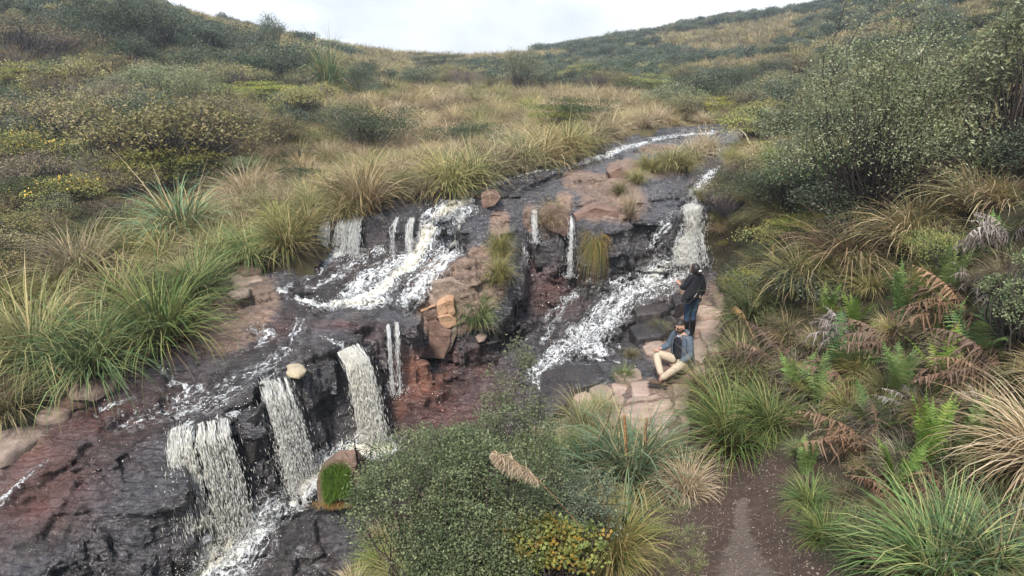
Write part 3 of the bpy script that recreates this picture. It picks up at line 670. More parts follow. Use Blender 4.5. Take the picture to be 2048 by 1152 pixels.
def waterfall(label, lipA, lipB, baseA, baseB, prof, n, nstr, cream=.5, splash=.25, nspl=500, spread=.05, wide=1.):
    """lip and base given in photo pixels and height; prof: list of (position across, width, weight)"""
    A, B, C, D = [np.array(pz(*p)) for p in (lipA, lipB, baseA, baseB)]
    w = np.array([p[2] for p in prof]); w = w/w.sum()
    out = np.array([(B-A)[1], -(B-A)[0], 0.]); out /= np.linalg.norm(out)+1e-9
    if out[1] > 0: out = -out
    out = out+np.array([0, -.4, 0])
    def across(m):
        k = R.choice(len(prof), m, p=w); return np.clip(np.array([prof[i][0] for i in k])+R.normal(0, 1, m)*np.array([prof[i][1] for i in k]), -.05, 1.05), k
    def pos(s, t):
        a = A+(B-A)*s[:, None]; b = C+(D-C)*s[:, None]
        p = a+(b-a)*(t**.8)[:, None]+out*(np.minimum(t*4, 1)*.16+.10*t)[:, None]; p[:, 2] = a[:, 2]+.03+(b[:, 2]-a[:, 2]-.03)*(.3*t+.7*t*t); return p
    Vs, Fs, Cs = [], [], []; off = 0
    # strands
    sg = across(nstr)[0]; sp = pos(sg, np.zeros(nstr))
    m = int(n*.62); nstr = int(nstr*.5); sg = sg[:nstr]; si = R.integers(0, nstr, m); s = sg[si]+R.normal(0, .012, m)
    t = R.uniform(0, 1, m)**.8; t0 = R.uniform(0, .13, nstr)[si]*(R.uniform(0, 1, m) < .9); t = t0+(1-t0)*t; P = pos(s, t); P2 = pos(s, np.minimum(t+.03, 1.03)); Dv = P2-P
    P += R.normal(0, 1, (m, 3))*((.012+spread*t*t)*np.where(R.uniform(0, 1, m) < .22, 3.2, .8))[:, None]
    L = R.uniform(.02, .12, m)*(1-.55*t)*wide; Wd = R.uniform(.0011, .0036, m)*(1+.5*t)*wide
    V, F, c = drops(P, Dv, L, Wd, np.clip(cream*(.5+.8*(1-np.abs(s-.3)))*R.uniform(.4, 1.2, m), 0, 1)); Vs.append(V); Fs.append(F+off); Cs.append(c); off += len(V)
    # splash
    if nspl:
        m = nspl; s = across(m)[0]; P = pos(s, np.ones(m)); g = R.normal(0, 1, (m, 3))*np.array([splash, splash, 1]); g[:, 2] = np.abs(R.normal(0, splash*.7, m)); P = P+g
        sz = R.uniform(.003, .013, m)*(1-.4*np.clip(g[:, 2]/splash, 0, 1))
        V, F, c = drops(P, R.normal(0, 1, (m, 3)), sz, sz*.8, np.full(m, cream)*R.uniform(.3, 1, m)); Vs.append(V); Fs.append(F+off); Cs.append(c); off += len(V)
    V = np.concatenate(Vs); base = (A+B)/2; base[2] = min(C[2], D[2])
    root = empty('waterfall', tuple(base)); obj('drops', mesh_np('drops', V-base, np.concatenate(Fs), M_SPRAY, False, {'col': np.concatenate(Cs)}), root)['kind'] = 'stuff'
    # the veil: a thin uneven sheet that follows the same fall
    nu, nv = max(10, int(np.linalg.norm(B-A)/.025)), 60; U, T = np.meshgrid(np.linspace(-.03, 1.03, nu), np.linspace(-.02, 1, nv), indexing='ij')
    q = pos(U.ravel(), np.clip(T.ravel(), 0, 1)); mw = max(p[2] for p in prof); wob = .04*np.sin(T*5+A[0]*3)+.03*fbm(T*3, U*4, 1, 4); dn = sum((.4+.6*p[2]/mw)*np.exp(-((U+wob-p[0])/(p[1]*1.3))**2) for p in prof)
    q = q+out*(.05*fbm3(q*np.array([1, 1, .35]), .12, 5)-.02)[:, None]; dens = np.clip(dn, 0, 1.2)*.95+.15; dens = dens*np.clip(1.15-.35*T, 0, 1.2)*sstep(-.04, .05, U)*sstep(1.04, .95, U)
    i, j = np.meshgrid(np.arange(nu-1), np.arange(nv-1), indexing='ij'); a = (i*nv+j).ravel()
    H_ = np.linalg.norm(C-A); W_ = np.linalg.norm(B-A)
    obj('veil', mesh_np('veil', q-base, np.column_stack([a, a+1, a+nv+1, a+nv]), M_VEIL, True, {'foam': dens.ravel(), 'flow': np.column_stack([T.ravel()*H_*.8+A[0]*7, U.ravel()*W_*1.6])}), root)
    # continuous strands
    Vq, Fq, cq = [], [], []; o2 = 0
    for k in range(nstr):
        tt = np.linspace(0, R.uniform(.35, 1.), 14); p = pos(np.full(14, sg[k])+np.cumsum(R.normal(0, .014, 14)), tt)+R.normal(0, .01, (14, 3))
        r0 = R.uniform(.003, .013)*wide*np.clip(1.25-tt*.9, .2, 1)*R.uniform(.5, 1.4, 14)
        for ph in range(4):
            a = ph*PI/2; q = p.copy(); q[:, 0] += math.cos(a)*r0; q[:, 1] += math.sin(a)*r0; Vq.append(q)
        base_i = np.arange(13)
        for ph in range(4):
            a = o2+ph*14+base_i; b = o2+((ph+1) % 4)*14+base_i; Fq.append(np.column_stack([a, a+1, b+1, b]))
        cq.append(np.full(56, cream*R.uniform(.4, 1))); o2 += 56
    obj('strand', mesh_np('strand', np.concatenate(Vq)-base, np.concatenate(Fq), M_SPRAY, True, {'col': np.concatenate(cq)}), root)['kind'] = 'stuff'
    tag(root, label, 'waterfall'); return root
waterfall('broad cream waterfall at the lower left, widest of the falls', (350,860,-5.1), (456,840,-5.05), (405,1085,-6.93), (515,1010,-6.75), [(.06,.05,5),(.28,.04,1.1),(.47,.03,1.3),(.68,.04,1.3),(.9,.05,1.5)], 15300, 92, .5, .2, 2340, .055, 1.25)
waterfall('waterfall between the jutting dark block and the pale stone on the lip', (520,768,-4.8), (580,757,-4.78), (588,962,-6.58), (640,925,-6.48), [(.12,.07,4),(.4,.06,1.1),(.62,.05,.6),(.88,.06,.8)], 8840, 52, .35, .18, 1430, .06, 1.1)
waterfall('tall narrow cream waterfall just right of the pale stone on the lip', (672,712,-4.68), (716,688,-4.62), (705,885,-6.3), (762,875,-6.28), [(.25,.12,3),(.6,.14,3),(.9,.06,.8)], 11050, 64, .6, .2, 1690, .035, 1.15)
waterfall('thin veil of water falling over the black ledge left of the orange boulder', (770,653,-4.58), (800,646,-4.56), (775,772,-5.74), (800,768,-5.72), [(.2,.1,1),(.75,.1,1)], 1190, 16, .1, .12, 260, .02, .8)
waterfall('single thread of water beside the orange boulder', (818,648,-4.55), (822,648,-4.55), (828,726,-5.65), (832,726,-5.65), [(.5,.2,1)], 221, 4, .1, .06, 78, .01, .7)
waterfall('thin white thread falling down the middle of the dark cliff', (1137,436,-3.45), (1146,436,-3.45), (1125,545,-4.75), (1148,542,-4.72), [(.5,.15,1)], 1530, 14, .1, .1, 208, .025, 1.)
waterfall('small trickle at the top left of the dark cliff', (1064,422,-3.4), (1074,424,-3.42), (1066,478,-3.95), (1080,478,-3.95), [(.5,.3,1)], 442, 10, .0, .07, 78, .02, .9)
waterfall('trickle down the rock left of the dark cliff alcove', (1044,470,-3.9), (1049,470,-3.9), (1046,525,-4.5), (1056,525,-4.5), [(.5,.3,1)], 272, 6, .0, .05, 52, .015, .9)
waterfall('small left-hand fall beside the grassy bank at the upper ledge', (645,448,-3.33), (660,446,-3.33), (628,505,-4.0), (655,505,-4.0), [(.5,.3,1)], 1190, 18, .1, .12, 260, .03, 1.)
waterfall('forked fall over the black upper ledge, left of the main cascade', (690,438,-3.3), (724,438,-3.3), (675,502,-4.0), (728,505,-4.02), [(.25,.18,1),(.75,.14,1)], 3400, 44, .2, .16, 546, .035, 1.)
waterfall('faint trickle over the black upper ledge close to the main cascade', (786,438,-3.3), (832,438,-3.3), (780,500,-3.98), (835,505,-4.0), [(.2,.05,1),(.8,.1,1)], 646, 12, .0, .05, 52, .02, .8)
waterfall('upper drop of the right-hand cascade beside the bank', (1368,414,-3.4), (1392,408,-3.36), (1345,462,-4.0), (1382,452,-3.94), [(.3,.2,2),(.7,.2,2)], 6120, 52, .35, .15, 910, .05, 1.2)
waterfall('lower drop of the right-hand cascade behind the standing person', (1335,464,-4.0), (1384,454,-3.95), (1310,522,-4.6), (1390,518,-4.62), [(.1,.06,1),(.4,.12,2),(.75,.18,2)], 6120, 60, .3, .16, 1170, .05, 1.2)
waterfall('thin fall left of the right-hand cascade over the dark ledge', (1298,464,-3.97), (1322,462,-3.98), (1292,512,-4.5), (1316,514,-4.52), [(.3,.2,1),(.8,.1,1)], 1190, 18, .0, .1, 130, .03, .9)
# spray thrown up along the cascades
def spray():
    P, S = [], []
    for st in FOAM:
        if st['i'] < .6: continue
        p = np.array(st['p'])
        for A, B in zip(p[:-1], p[1:]):
            L = np.linalg.norm(B[[0, 1, 3]]-A[[0, 1, 3]]); n = int(L*(A[2]+B[2])*330*(st['i']-.4)**2*1.2)
            if n < 1: continue
            t = R.uniform(0, 1, (n, 1)); q = A+(B-A)*t; w = q[:, 2:3]
            X = q[:, 0]+R.normal(0, .55, n)*w[:, 0]; Y_ = q[:, 1]+R.normal(0, .55, n)*w[:, 0]
            P.append(np.column_stack([X, Y_, np.zeros(n)])); S.append(R.uniform(.003, .011, n))
    P = np.concatenate(P); S = np.concatenate(S)
    P[:, 2] = surf(P[:, 0], P[:, 1])+np.abs(R.normal(0, .05, len(P)))+.02
    V, F, c = drops(P, R.normal(0, 1, P.shape), S*1.5, S, np.full(len(P), .25))
    tag(obj('spray', mesh_np('spray', V, F, M_SPRAY, False, {'col': c})), 'droplets thrown up along the white cascades', 'spray', kind='stuff')
spray()

# ------------------------------------------------------------------ loose and jointed stones
def resample(P, step):
    P = np.asarray(P, float); Q = np.roll(P, -1, 0); out = []
    for a, b in zip(P, Q):
        n = max(1, int(np.linalg.norm(b-a)/step)); out += [a+(b-a)*k/n for k in range(n)]
    return np.array(out)
def flagstone(pix, dz=.08, thick=.3, mat=None, parent=None, name='slab', dome=.02, zt=None, rnd_=False):
    c = np.mean(pix, 0); p = at(*c); z = (p[2]+dz) if zt is None else zt
    P = np.array([pz(u, v, z) for u, v in pix]); cen = P.mean(0)
    P = cen+(P-cen)*np.array([1.07, 1.09, 1]); P = resample(P, .06)
    P = (np.roll(P, 1, 0)+P*6+np.roll(P, -1, 0))/8; n = len(P)
    P[:, :2] += np.column_stack([fbm(P[:, 0], P[:, 1], .12, 5), fbm(P[:, 0], P[:, 1], .12, 9)])*.022
    rings = []
    tilt = R.normal(0, .03, 2)
    prof = ((.98, -thick), (1.02, -.6*thick), (1.0, -.34*thick), (.95, -.17*thick), (.86, -.07*thick), (.7, -.02*thick), (.45, 0), (.15, 0)) if rnd_ else ((.96, -thick), (1.01, -thick*.45), (1.0, -.05), (.995, -.03), (.975, -.010), (.94, .0), (.7, .0), (.4, 0), (.12, 0))
    for f, dzz in prof:
        q = cen+(P-cen)*f; q[:, 2] = z+dzz
        if f < 1: q[:, 2] += dome*(1-f*f)+fbm(q[:, 0], q[:, 1], .3, 77)*.022+(q[:, :2]-cen[:2])@tilt
        else: q[:, 2] += ((q[:, :2]-cen[:2])@tilt)
        q[:, :2] += R.normal(0, .004, (n, 2)); rings.append(q)
    if rnd_:
        for q in rings: q += np.column_stack([fbm3(q, .16, 3), fbm3(q, .16, 4), fbm3(q, .16, 5)])*.045+np.column_stack([fbm3(q, .06, 6), fbm3(q, .06, 7), fbm3(q, .06, 8)])*.012
    V = np.concatenate(rings+[[cen+np.array([0, 0, dome])]]); F = []
    i = np.arange(n)
    for k in range(len(rings)-1): F.append(np.column_stack([k*n+i, k*n+(i+1) % n, (k+1)*n+(i+1) % n, (k+1)*n+i]))
    k = len(rings)-1; T = np.column_stack([k*n+i, k*n+(i+1) % n, np.full(n, len(V)-1)])
    base = np.array([cen[0], cen[1], z-thick]) if parent is None else np.array(parent.location)
    # outline may run either way round
    area = np.sum(P[:, 0]*np.roll(P[:, 1], -1)-np.roll(P[:, 0], -1)*P[:, 1])
    Fq = np.concatenate(F)
    if area < 0: Fq = Fq[:, ::-1]; T = T[:, ::-1]
    o = obj(name, mesh_np(name, V-base, [Fq, T], mat or M_TAN, True), parent, tuple(base) if parent is None else (0, 0, 0))
    return o
pv = empty('slab_pavement', tuple(at(1300, 780)[:3])); tag(pv, kind='structure', label='jointed tan rock slabs beside the lower cascade')
for pix, dz in [
    ([(1148,796),(1155,781),(1178,776),(1190,799),(1184,803),(1158,802)],.10), ([(1180,776),(1205,768),(1227,778),(1221,792),(1211,803),(1192,800)],.10),
    ([(1223,768),(1258,763),(1262,790),(1246,804),(1216,807),(1230,790)],.11), ([(1263,764),(1296,762),(1299,788),(1266,791)],.11), ([(1264,794),(1300,790),(1322,785),(1320,794),(1274,801),(1252,803)],.10),
    ([(1246,815),(1275,807),(1338,797),(1343,812),(1328,820),(1298,834),(1268,834),(1243,830)],.14), ([(1262,839),(1291,839),(1298,845),(1292,853),(1275,853),(1261,848)],.10),
    ([(1303,836),(1328,821),(1348,818),(1351,838),(1336,847),(1305,847)],.11), ([(1298,852),(1325,850),(1341,864),(1329,874),(1302,873),(1278,862)],.12),
    ([(1333,879),(1375,880),(1371,888),(1355,895),(1340,889)],.09), ([(1195,832),(1212,811),(1238,814),(1241,846),(1205,845)],.08),
    ([(1350,800),(1372,790),(1386,800),(1371,816),(1352,815)],.06), ([(1228,746),(1266,726),(1280,742),(1284,756),(1262,760),(1240,757)],.14),
    ([(1286,692),(1316,678),(1332,690),(1322,706),(1294,703)],.12), ([(1376,706),(1398,694),(1422,702),(1412,724),(1380,728)],.10),
    ([(1374,684),(1400,675),(1413,690),(1392,696),(1374,698)],.08), ([(1384,642),(1420,631),(1440,640),(1430,655),(1390,657)],.09),
    ([(1388,616),(1420,605),(1446,612),(1440,628),(1394,633)],.06), ([(1400,662),(1440,657),(1446,675),(1420,686),(1405,677)],.08), ([(1416,692),(1446,684),(1450,706),(1425,712)],.06),
    ([(1385,735),(1415,728),(1420,750),(1392,758)],.05), ([(1345,768),(1378,764),(1382,786),(1350,790)],.05), ([(1360,830),(1384,826),(1386,846),(1364,850)],.02)]:
    flagstone(pix, dz*.4+.005, .2, M_TAN, pv, dome=.006)
for pix, dz in [([(1262,655),(1305,632),(1345,632),(1354,652),(1322,672),(1275,676)],.07), ([(1085,745),(1120,732),(1195,734),(1226,745),(1192,768),(1150,778),(1132,806),(1104,824),(1084,808)],.12),
    ([(1270,615),(1325,600),(1345,612),(1320,626),(1275,630)],.06), ([(1345,590),(1385,585),(1390,600),(1352,610)],.05)]:
    flagstone(pix, dz, .35, M_DARK, pv, dome=.05)
def stone(label, pix, dz, thick, mat, dome=.06, cat='stone', name='stone', group=None):
    o = flagstone(pix, dz*.4+.015, thick*.45, mat, None, name, dome*.5, None, True); tag(o, label, cat, group); return o
stone('long flat tan stone at the left edge beside the red water', [(-30,905),(-20,868),(30,850),(72,850),(92,862),(60,880),(10,908)], .14, .4, M_TAN)
stone('small orange brown stone between the bank and the red water', [(68,832),(84,812),(130,802),(150,806),(128,826),(80,838)], .1, .3, M_TAN)
stone('broad pinkish stone tucked under the left bank grass', [(135,783),(150,762),(190,748),(238,747),(226,765),(180,786)], .12, .3, M_TAN)
stone('flat brown stone between two left bank stones', [(108,804),(125,788),(178,785),(190,792),(160,806)], .06, .3, M_BROWN)
stone('pale rounded stone perched on the lip between two waterfalls', [(573,742),(576,728),(592,724),(608,729),(611,742),(598,752),(580,750)], .12, .12, boulder_material('pale stone', (.36, .30, .20), (.45, .38, .27), (.3, .25, .18)), .07)
stone('lichen covered boulder at the left bank above the tan slab', [(455,552),(470,538),(505,533),(522,540),(527,556),(500,562),(470,570)], .12, .3, M_TAN, .1)
stone('small flat tan stone under the left bank grass', [(455,585),(480,574),(500,577),(496,586),(470,590)], .12, .2, M_TAN)
stone('brown stone behind the lichen covered boulder', [(470,540),(480,530),(520,528),(522,540),(490,545)], .2, .3, M_BROWN)
stone('smooth tan stone half hidden by the foreground bush', [(1098,890),(1102,862),(1122,846),(1142,850),(1158,870),(1152,896)], .16, .5, M_TAN, .08)
stone('tan stone behind the striped grass clump', [(1172,880),(1180,862),(1206,850),(1228,860),(1222,888),(1185,895)], .12, .4, M_TAN, .06)
stone('flat grey stone in the brown pool right of the orange boulder', [(950,672),(962,664),(975,668),(970,676),(955,678)], .04, .1, M_TAN, .02)
stone('small orange stone on the grass beside the path', [(1283,998),(1290,993),(1303,995),(1304,1000),(1290,1002)], .05, .1, M_ORANGE, .03)

def hull_block(front, y0, y1, mat, parent=None, name='block', shrink=.85, lift=0., sub=3, amp=.022, base=None):
    """a block from its front outline (photo pixels at distance y0), running back to y1"""
    import bmesh
    A = np.array([py(u, v, y0) for u, v in front]); c = A.mean(0)
    B = c+(A-c)*shrink; B[:, 1] = y1; B[:, 2] += lift
    m = c+(A-c)*1.06; m[:, 1] = y0+(y1-y0)*.3
    bm = bmesh.new()
    for p in np.vstack([A, m, B]): bm.verts.new(p)
    r = bmesh.ops.convex_hull(bm, input=bm.verts)
    bmesh.ops.delete(bm, geom=[v for v in bm.verts if not v.link_faces], context='VERTS')
    bmesh.ops.bevel(bm, geom=bm.edges[:], offset=.012, segments=1, affect='EDGES', clamp_overlap=True)
    bmesh.ops.triangulate(bm, faces=bm.faces[:])
    for _ in range(sub):
        long_ = [e for e in bm.edges if e.calc_length() > .11]
        if not long_: break
        bmesh.ops.subdivide_edges(bm, edges=long_, cuts=1, use_grid_fill=False)
        bmesh.ops.triangulate(bm, faces=bm.faces[:])
    bm.normal_update()
    P = np.array([v.co[:] for v in bm.verts]); Nn = np.array([v.normal[:] for v in bm.verts])
    d = fbm3(P, .35, 3)*amp*1.6+fbm3(P, .1, 7)*amp*.7
    k = np.floor(P[:, 2]/.13+.4*vn(P[:, 0], P[:, 1], .3)); d = d+(_h(k.astype(np.int64), 5)-.5)*amp*.8
    P = P+Nn*d[:, None]
    bs = np.array(base if base is not None else (c[0], (y0+y1)/2, A[:, 2].min()))
    for v, q in zip(bm.verts, P): v.co = q-bs
    me = bpy.data.meshes.new(name); bm.to_mesh(me); bm.free(); me.materials.append(mat)
    return obj(name, me, parent, tuple(bs) if parent is None else (0, 0, 0))
bl = py(870, 718, 11.5); bo = empty('split_boulder', tuple(bl)); tag(bo, 'cracked orange and brown boulder at the foot of the central rock rib', 'boulder')
M_LICH = boulder_material('lichen rock', (.14, .10, .08), (.25, .19, .145), (.35, .32, .25))
for fr, y0, y1, mt, nm in [
    ([(826,652),(872,641),(902,664),(900,690),(888,719),(842,717),(826,686)], 11.45, 12.3, M_BROWN, 'base_block'),
    ([(826,600),(838,591),(864,597),(873,609),(866,614),(828,618)], 11.55, 12.3, M_TAN, 'top_block'),
    ([(828,622),(871,613),(880,638),(868,643),(829,648)], 11.5, 12.3, M_BROWN, 'middle_block'),
    ([(872,612),(890,603),(895,625),(884,634),(874,630)], 11.5, 12.3, M_ORANGE, 'side_block'),
    ([(890,600),(906,600),(911,628),(900,634),(893,622)], 11.52, 12.4, M_ORANGE, 'side_block'),
    ([(874,634),(898,630),(914,640),(914,650),(898,658),(882,654)], 11.46, 12.3, M_ORANGE, 'side_block'),
    ([(832,619),(868,611),(872,614),(840,626)], 11.47, 12.2, M_ORANGE, 'ledge_block'),
    ([(888,716),(899,664),(915,645),(914,668),(902,702)], 11.5, 12.4, M_LICH, 'lit_edge_block'),  # light on the boulder's right edge, put in as paler rock
    ([(862,566),(900,560),(934,572),(933,602),(925,636),(912,642),(902,602),(866,596)], 11.75, 12.9, M_LICH, 'back_block')]:
    hull_block(fr, y0, y1, mt, bo, nm, base=bl)
tag(hull_block([(934,560),(966,574),(957,612),(930,622)], 12.1, 13.0, M_LICH), 'grey leaning rock behind the orange boulder', 'boulder')
tag(hull_block([(1080,432),(1100,415),(1136,425),(1144,455),(1130,474),(1096,460)], 14.1, 15, M_BROWN), 'rounded brown rock under the straw tuft at the cliff top', 'boulder')
tag(hull_block([(1150,432),(1190,415),(1236,424),(1240,452),(1205,468),(1160,462)], 14.2, 15.2, M_BROWN), 'brown overhanging rock above the hanging green grass', 'boulder')
tag(hull_block([(962,392),(985,386),(1002,396),(990,412),(965,418)], 14.6, 15.3, M_BROWN), 'mossy brown rock beside the top of the main cascade', 'boulder')
tag(hull_block([(1068,505),(1078,499),(1108,500),(1112,530),(1070,534)], 14.1, 14.7, M_DARK), 'squat black block standing in the cliff alcove', 'boulder')
tag(hull_block([(478,850),(512,826),(514,880),(508,925),(472,940)], 8.15, 8.9, M_DARK, amp=.015), 'jutting black block between the two lower left waterfalls', 'boulder')
tag(hull_block([(728,770),(752,757),(762,772),(742,795),(726,790)], 10.0, 10.6, M_DARK), 'black rock at the foot of the ledge beside the tall fall', 'boulder')
tag(hull_block([(1218,345),(1240,335),(1262,345),(1250,362),(1222,364)], 16.6, 17.4, M_BROWN), 'low brown rock on the flat slab above the cliff', 'boulder')
# ------------------------------------------------------------------ plants
def blades(n, length, width, e0=(50, 85), droop=(40, 110), rad=.12, base=(.12, .08, .03), tips=((.3, .22, .1),), seg=5, dirbias=None, seed=0, curlz=0.):
    g = np.random.default_rng(seed)
    az = g.uniform(0, 2*PI, n)
    if dirbias is not None: az = np.where(g.uniform(0, 1, n) < dirbias[1], g.normal(dirbias[0], .6, n), az)
    rr = rad*np.sqrt(g.uniform(0, 1, n)); b0 = az+g.normal(0, .7, n)
    P = np.zeros((n, seg+1, 3)); P[:, 0, 0] = rr*np.cos(b0); P[:, 0, 1] = rr*np.sin(b0)
    L = length*g.uniform(.5, 1.1, n); el = np.radians(g.uniform(*e0, n)); dr = np.radians(g.uniform(*droop, n))
    az2 = az.copy()
    for k in range(seg):
        t = (k+.5)/seg; e = el-dr*t**1.4; az2 = az2+g.normal(0, .07, n)
        st = (L/seg)[:, None]*np.column_stack([np.cos(e)*np.cos(az2), np.cos(e)*np.sin(az2), np.sin(e)])
        P[:, k+1] = P[:, k]+st
    tw = az+PI/2+g.normal(0, .5, n)
    wv = np.column_stack([np.cos(tw), np.sin(tw), g.normal(0, .25, n)])*width*.5*g.uniform(.6, 1.3, n)[:, None]
    tt = np.linspace(0, 1, seg+1); wt = np.clip(1.05-tt**2.2, .06, 1)
    V = np.stack([P-wv[:, None]*wt[None, :, None], P+wv[:, None]*wt[None, :, None]], 2)   # n,seg+1,2,3
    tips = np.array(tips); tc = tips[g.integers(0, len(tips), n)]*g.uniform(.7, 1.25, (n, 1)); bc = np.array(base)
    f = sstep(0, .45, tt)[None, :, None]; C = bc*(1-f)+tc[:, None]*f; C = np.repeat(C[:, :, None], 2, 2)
    i = (np.arange(n)*(seg+1)*2)[:, None]+np.arange(seg)[None]*2
    F = np.stack([i, i+1, i+3, i+2], -1).reshape(-1, 4)
    return V.reshape(-1, 3), F, C.reshape(-1, 3)
def join(parts):
    V, F, C = [], {}, []; off = 0
    for v, f, c in parts:
        V.append(v); C.append(c); F.setdefault(f.shape[1], []).append(f+off); off += len(v)
    return np.concatenate(V), [np.concatenate(x) for x in F.values()], np.concatenate(C)
def pmesh(name, parts, mat=None):
    V, F, C = join(parts); return mesh_np(name, V, F, mat or M_FOL, False, {'col': C})
def leaves(P, size, asp=.5, upb=.5, cols=((.05, .06, .02),), g=None, droop=0., cvar=.25, fold=True):
    """one small leaf at each point"""
    n = len(P); D = g.normal(0, 1, (n, 3)); D[:, 2] = D[:, 2]*.6+upb-droop; D /= np.linalg.norm(D, axis=1, keepdims=True)
    U = g.normal(0, 1, (n, 3))+np.array([0, 0, .8]); S = np.cross(D, U); S /= np.linalg.norm(S, axis=1, keepdims=True)+1e-9
    s = size*g.uniform(.6, 1.3, n)[:, None]; Nn = np.cross(S, D)
    a = P; b = P+D*s*.5+S*s*asp*.5+Nn*s*.08; c = P+D*s; d = P+D*s*.5-S*s*asp*.5+Nn*s*.08
    V = np.stack([a, b, c, d], 1).reshape(-1, 3); i = np.arange(n)*4
    F = np.column_stack([i, i+1, i+2, i+3])
    cols = np.array(cols)
    C = cols[g.integers(0, len(cols), n)]*g.uniform(1-cvar, 1+cvar, (n, 1))
    return V, F, np.repeat(C, 4, 0)
def tubes(A, B, r0, r1, g, seg=4, wob=.08, col=(.08, .06, .05), sag=0.):
    """curved 3-sided stems from A to B"""
    n = len(A); t = np.linspace(0, 1, seg+1)[None, :, None]; L = np.linalg.norm(B-A, axis=1)[:, None, None]
    P = A[:, None]+(B-A)[:, None]*t; P = P+np.sin(t*PI)*g.normal(0, 1, (n, 1, 3))*wob*L+g.normal(0, 1, P.shape)*wob*.25*L*(t > 0)*(t < 1)
    P[:, :, 2] += (np.sin(t*PI)*sag*L)[:, :, 0]
    r = (r0+(r1-r0)*t[:, :, 0])*np.ones((n, 1)); Vs = []
    for k in range(3):
        a = k*2*PI/3; q = P.copy(); q[:, :, 0] += math.cos(a)*r; q[:, :, 1] += math.sin(a)*r; Vs.append(q)
    V = np.stack(Vs, 2); m = seg+1; i = (np.arange(n)*m*3)[:, None]+np.arange(seg)[None]*3; F = []
    for k in range(3):
        l = (k+1) % 3; F.append(np.stack([i+k, i+l, i+3+l, i+3+k], -1).reshape(-1, 4))
    C = np.tile(np.array(col), (n*m*3, 1))*np.repeat(g.uniform(.6, 1.5, n), m*3)[:, None]
    return V.reshape(-1, 3), np.concatenate(F), C
def crown(g, nsub, ncl, nl, size, asp, cols, flat=.7, rx=1., rz=.8, cr=.12, upb=.5, low=.15, twig=(.09, .075, .065), tier=0, spiky=0., droop=0., nt=None, thick=.02, dens_top=0.):
    """lobed crown: lobes -> clusters on their skins -> leaves; with the stems that carry them. Unit radius, base at 0"""
    a = g.uniform(0, 2*PI, nsub); rr = rx*.62*np.sqrt(g.uniform(0, 1, nsub)); 
    SC_ = np.column_stack([rr*np.cos(a), rr*np.sin(a), rz*(low+.55*(1-(rr/rx)**2)*g.uniform(.5, 1.1, nsub))]); SR = rx*g.uniform(.28, .5, nsub)
    SC_[0] = (0, 0, rz*.5)
    k = g.integers(0, nsub, ncl); d = g.normal(0, 1, (ncl, 3)); d[:, 2] = np.abs(d[:, 2])*.9-.25; d /= np.linalg.norm(d, axis=1, keepdims=True)
    C = SC_[k]+d*SR[k][:, None]*np.array([1, 1, flat])*g.uniform(.75, 1.05, (ncl, 1))
    if tier: C[:, 2] = np.round(C[:, 2]/tier+g.normal(0, .13, ncl))*tier
    if spiky: C[:, 2] += spiky*g.uniform(0, 1, ncl)**4*(1-np.minimum(np.hypot(C[:, 0], C[:, 1])/rx, 1))
    C[:, 2] = np.maximum(C[:, 2], .04)
    q = np.repeat(np.arange(ncl), nl); off = g.normal(0, cr, (len(q), 3))*np.array([1, 1, .45 if tier else .7])
    P = C[q]+off
    cols = np.array(cols); cc = cols[g.integers(0, len(cols), ncl)]*g.uniform(.7, 1.3, (ncl, 1))
    V, F, Cc = leaves(P, size, asp, upb, ((1, 1, 1),), g, droop, .22)
    Cc = Cc*np.repeat(cc[q], 4, 0)
    m = nt or ncl//2; ci = C[g.integers(0, ncl, m)]; b = ci*np.array([.12, .12, .0])+g.normal(0, .04, (m, 3))*np.array([1, 1, 0])
    st = tubes(b, ci, thick, thick*.25, g, 4, .12, twig, .12)
    return (V, F, Cc), st
def make_set(name, fn, k, seed):
    return [fn(np.random.default_rng(seed+i*31), name) for i in range(k)]
STRAW = ((.36, .275, .155), (.30, .225, .12), (.24, .205, .10), (.44, .36, .23)); OLIVE = ((.19, .19, .07), (.26, .235, .095), (.14, .16, .055), (.36, .29, .14))
GREEN = ((.11, .17, .05), (.15, .20, .06), (.08, .135, .045), (.26, .25, .10)); BLUEG = ((.09, .15, .075), (.12, .18, .09), (.07, .12, .06), (.25, .22, .10))
def tuss(cols, base, n, w, L=1., e0=(35, 88), dr=(50, 130), rad=.13, extra=None, bias=None):
    def f(g, nm):
        s = int(g.integers(1e6))
        ps = [blades(n, L, w, e0, dr, rad, base, cols, 5, bias, s)]
        ps.append(blades(n//4, L*.6, w*.9, (5, 40), (10, 60), rad*1.2, base, ((.24, .17, .09), (.15, .10, .06)), 4, None, s+1))
        if extra: ps.append(blades(extra, L*1.25, w*.7, (65, 88), (5, 40), rad*.6, base, ((.42, .32, .17), (.5, .4, .24)), 5, None, s+2))
        return pmesh(nm, ps)
    return f
def mset(nm, f, k, seed): return [f(np.random.default_rng(seed+i*31), nm) for i in range(k)]
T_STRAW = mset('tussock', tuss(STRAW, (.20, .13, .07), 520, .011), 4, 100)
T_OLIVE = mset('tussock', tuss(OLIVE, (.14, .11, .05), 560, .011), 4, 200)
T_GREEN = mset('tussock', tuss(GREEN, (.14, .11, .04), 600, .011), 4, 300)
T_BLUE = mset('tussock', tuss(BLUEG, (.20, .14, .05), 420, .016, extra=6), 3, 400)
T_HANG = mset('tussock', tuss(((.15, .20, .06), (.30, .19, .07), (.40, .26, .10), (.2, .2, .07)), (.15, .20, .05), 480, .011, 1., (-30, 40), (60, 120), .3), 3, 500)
T_FAR = mset('tussock', tuss(STRAW[:3]+OLIVE[:2], (.16, .11, .06), 90, .035, 1., (40, 88), (40, 110), .25), 4, 600)
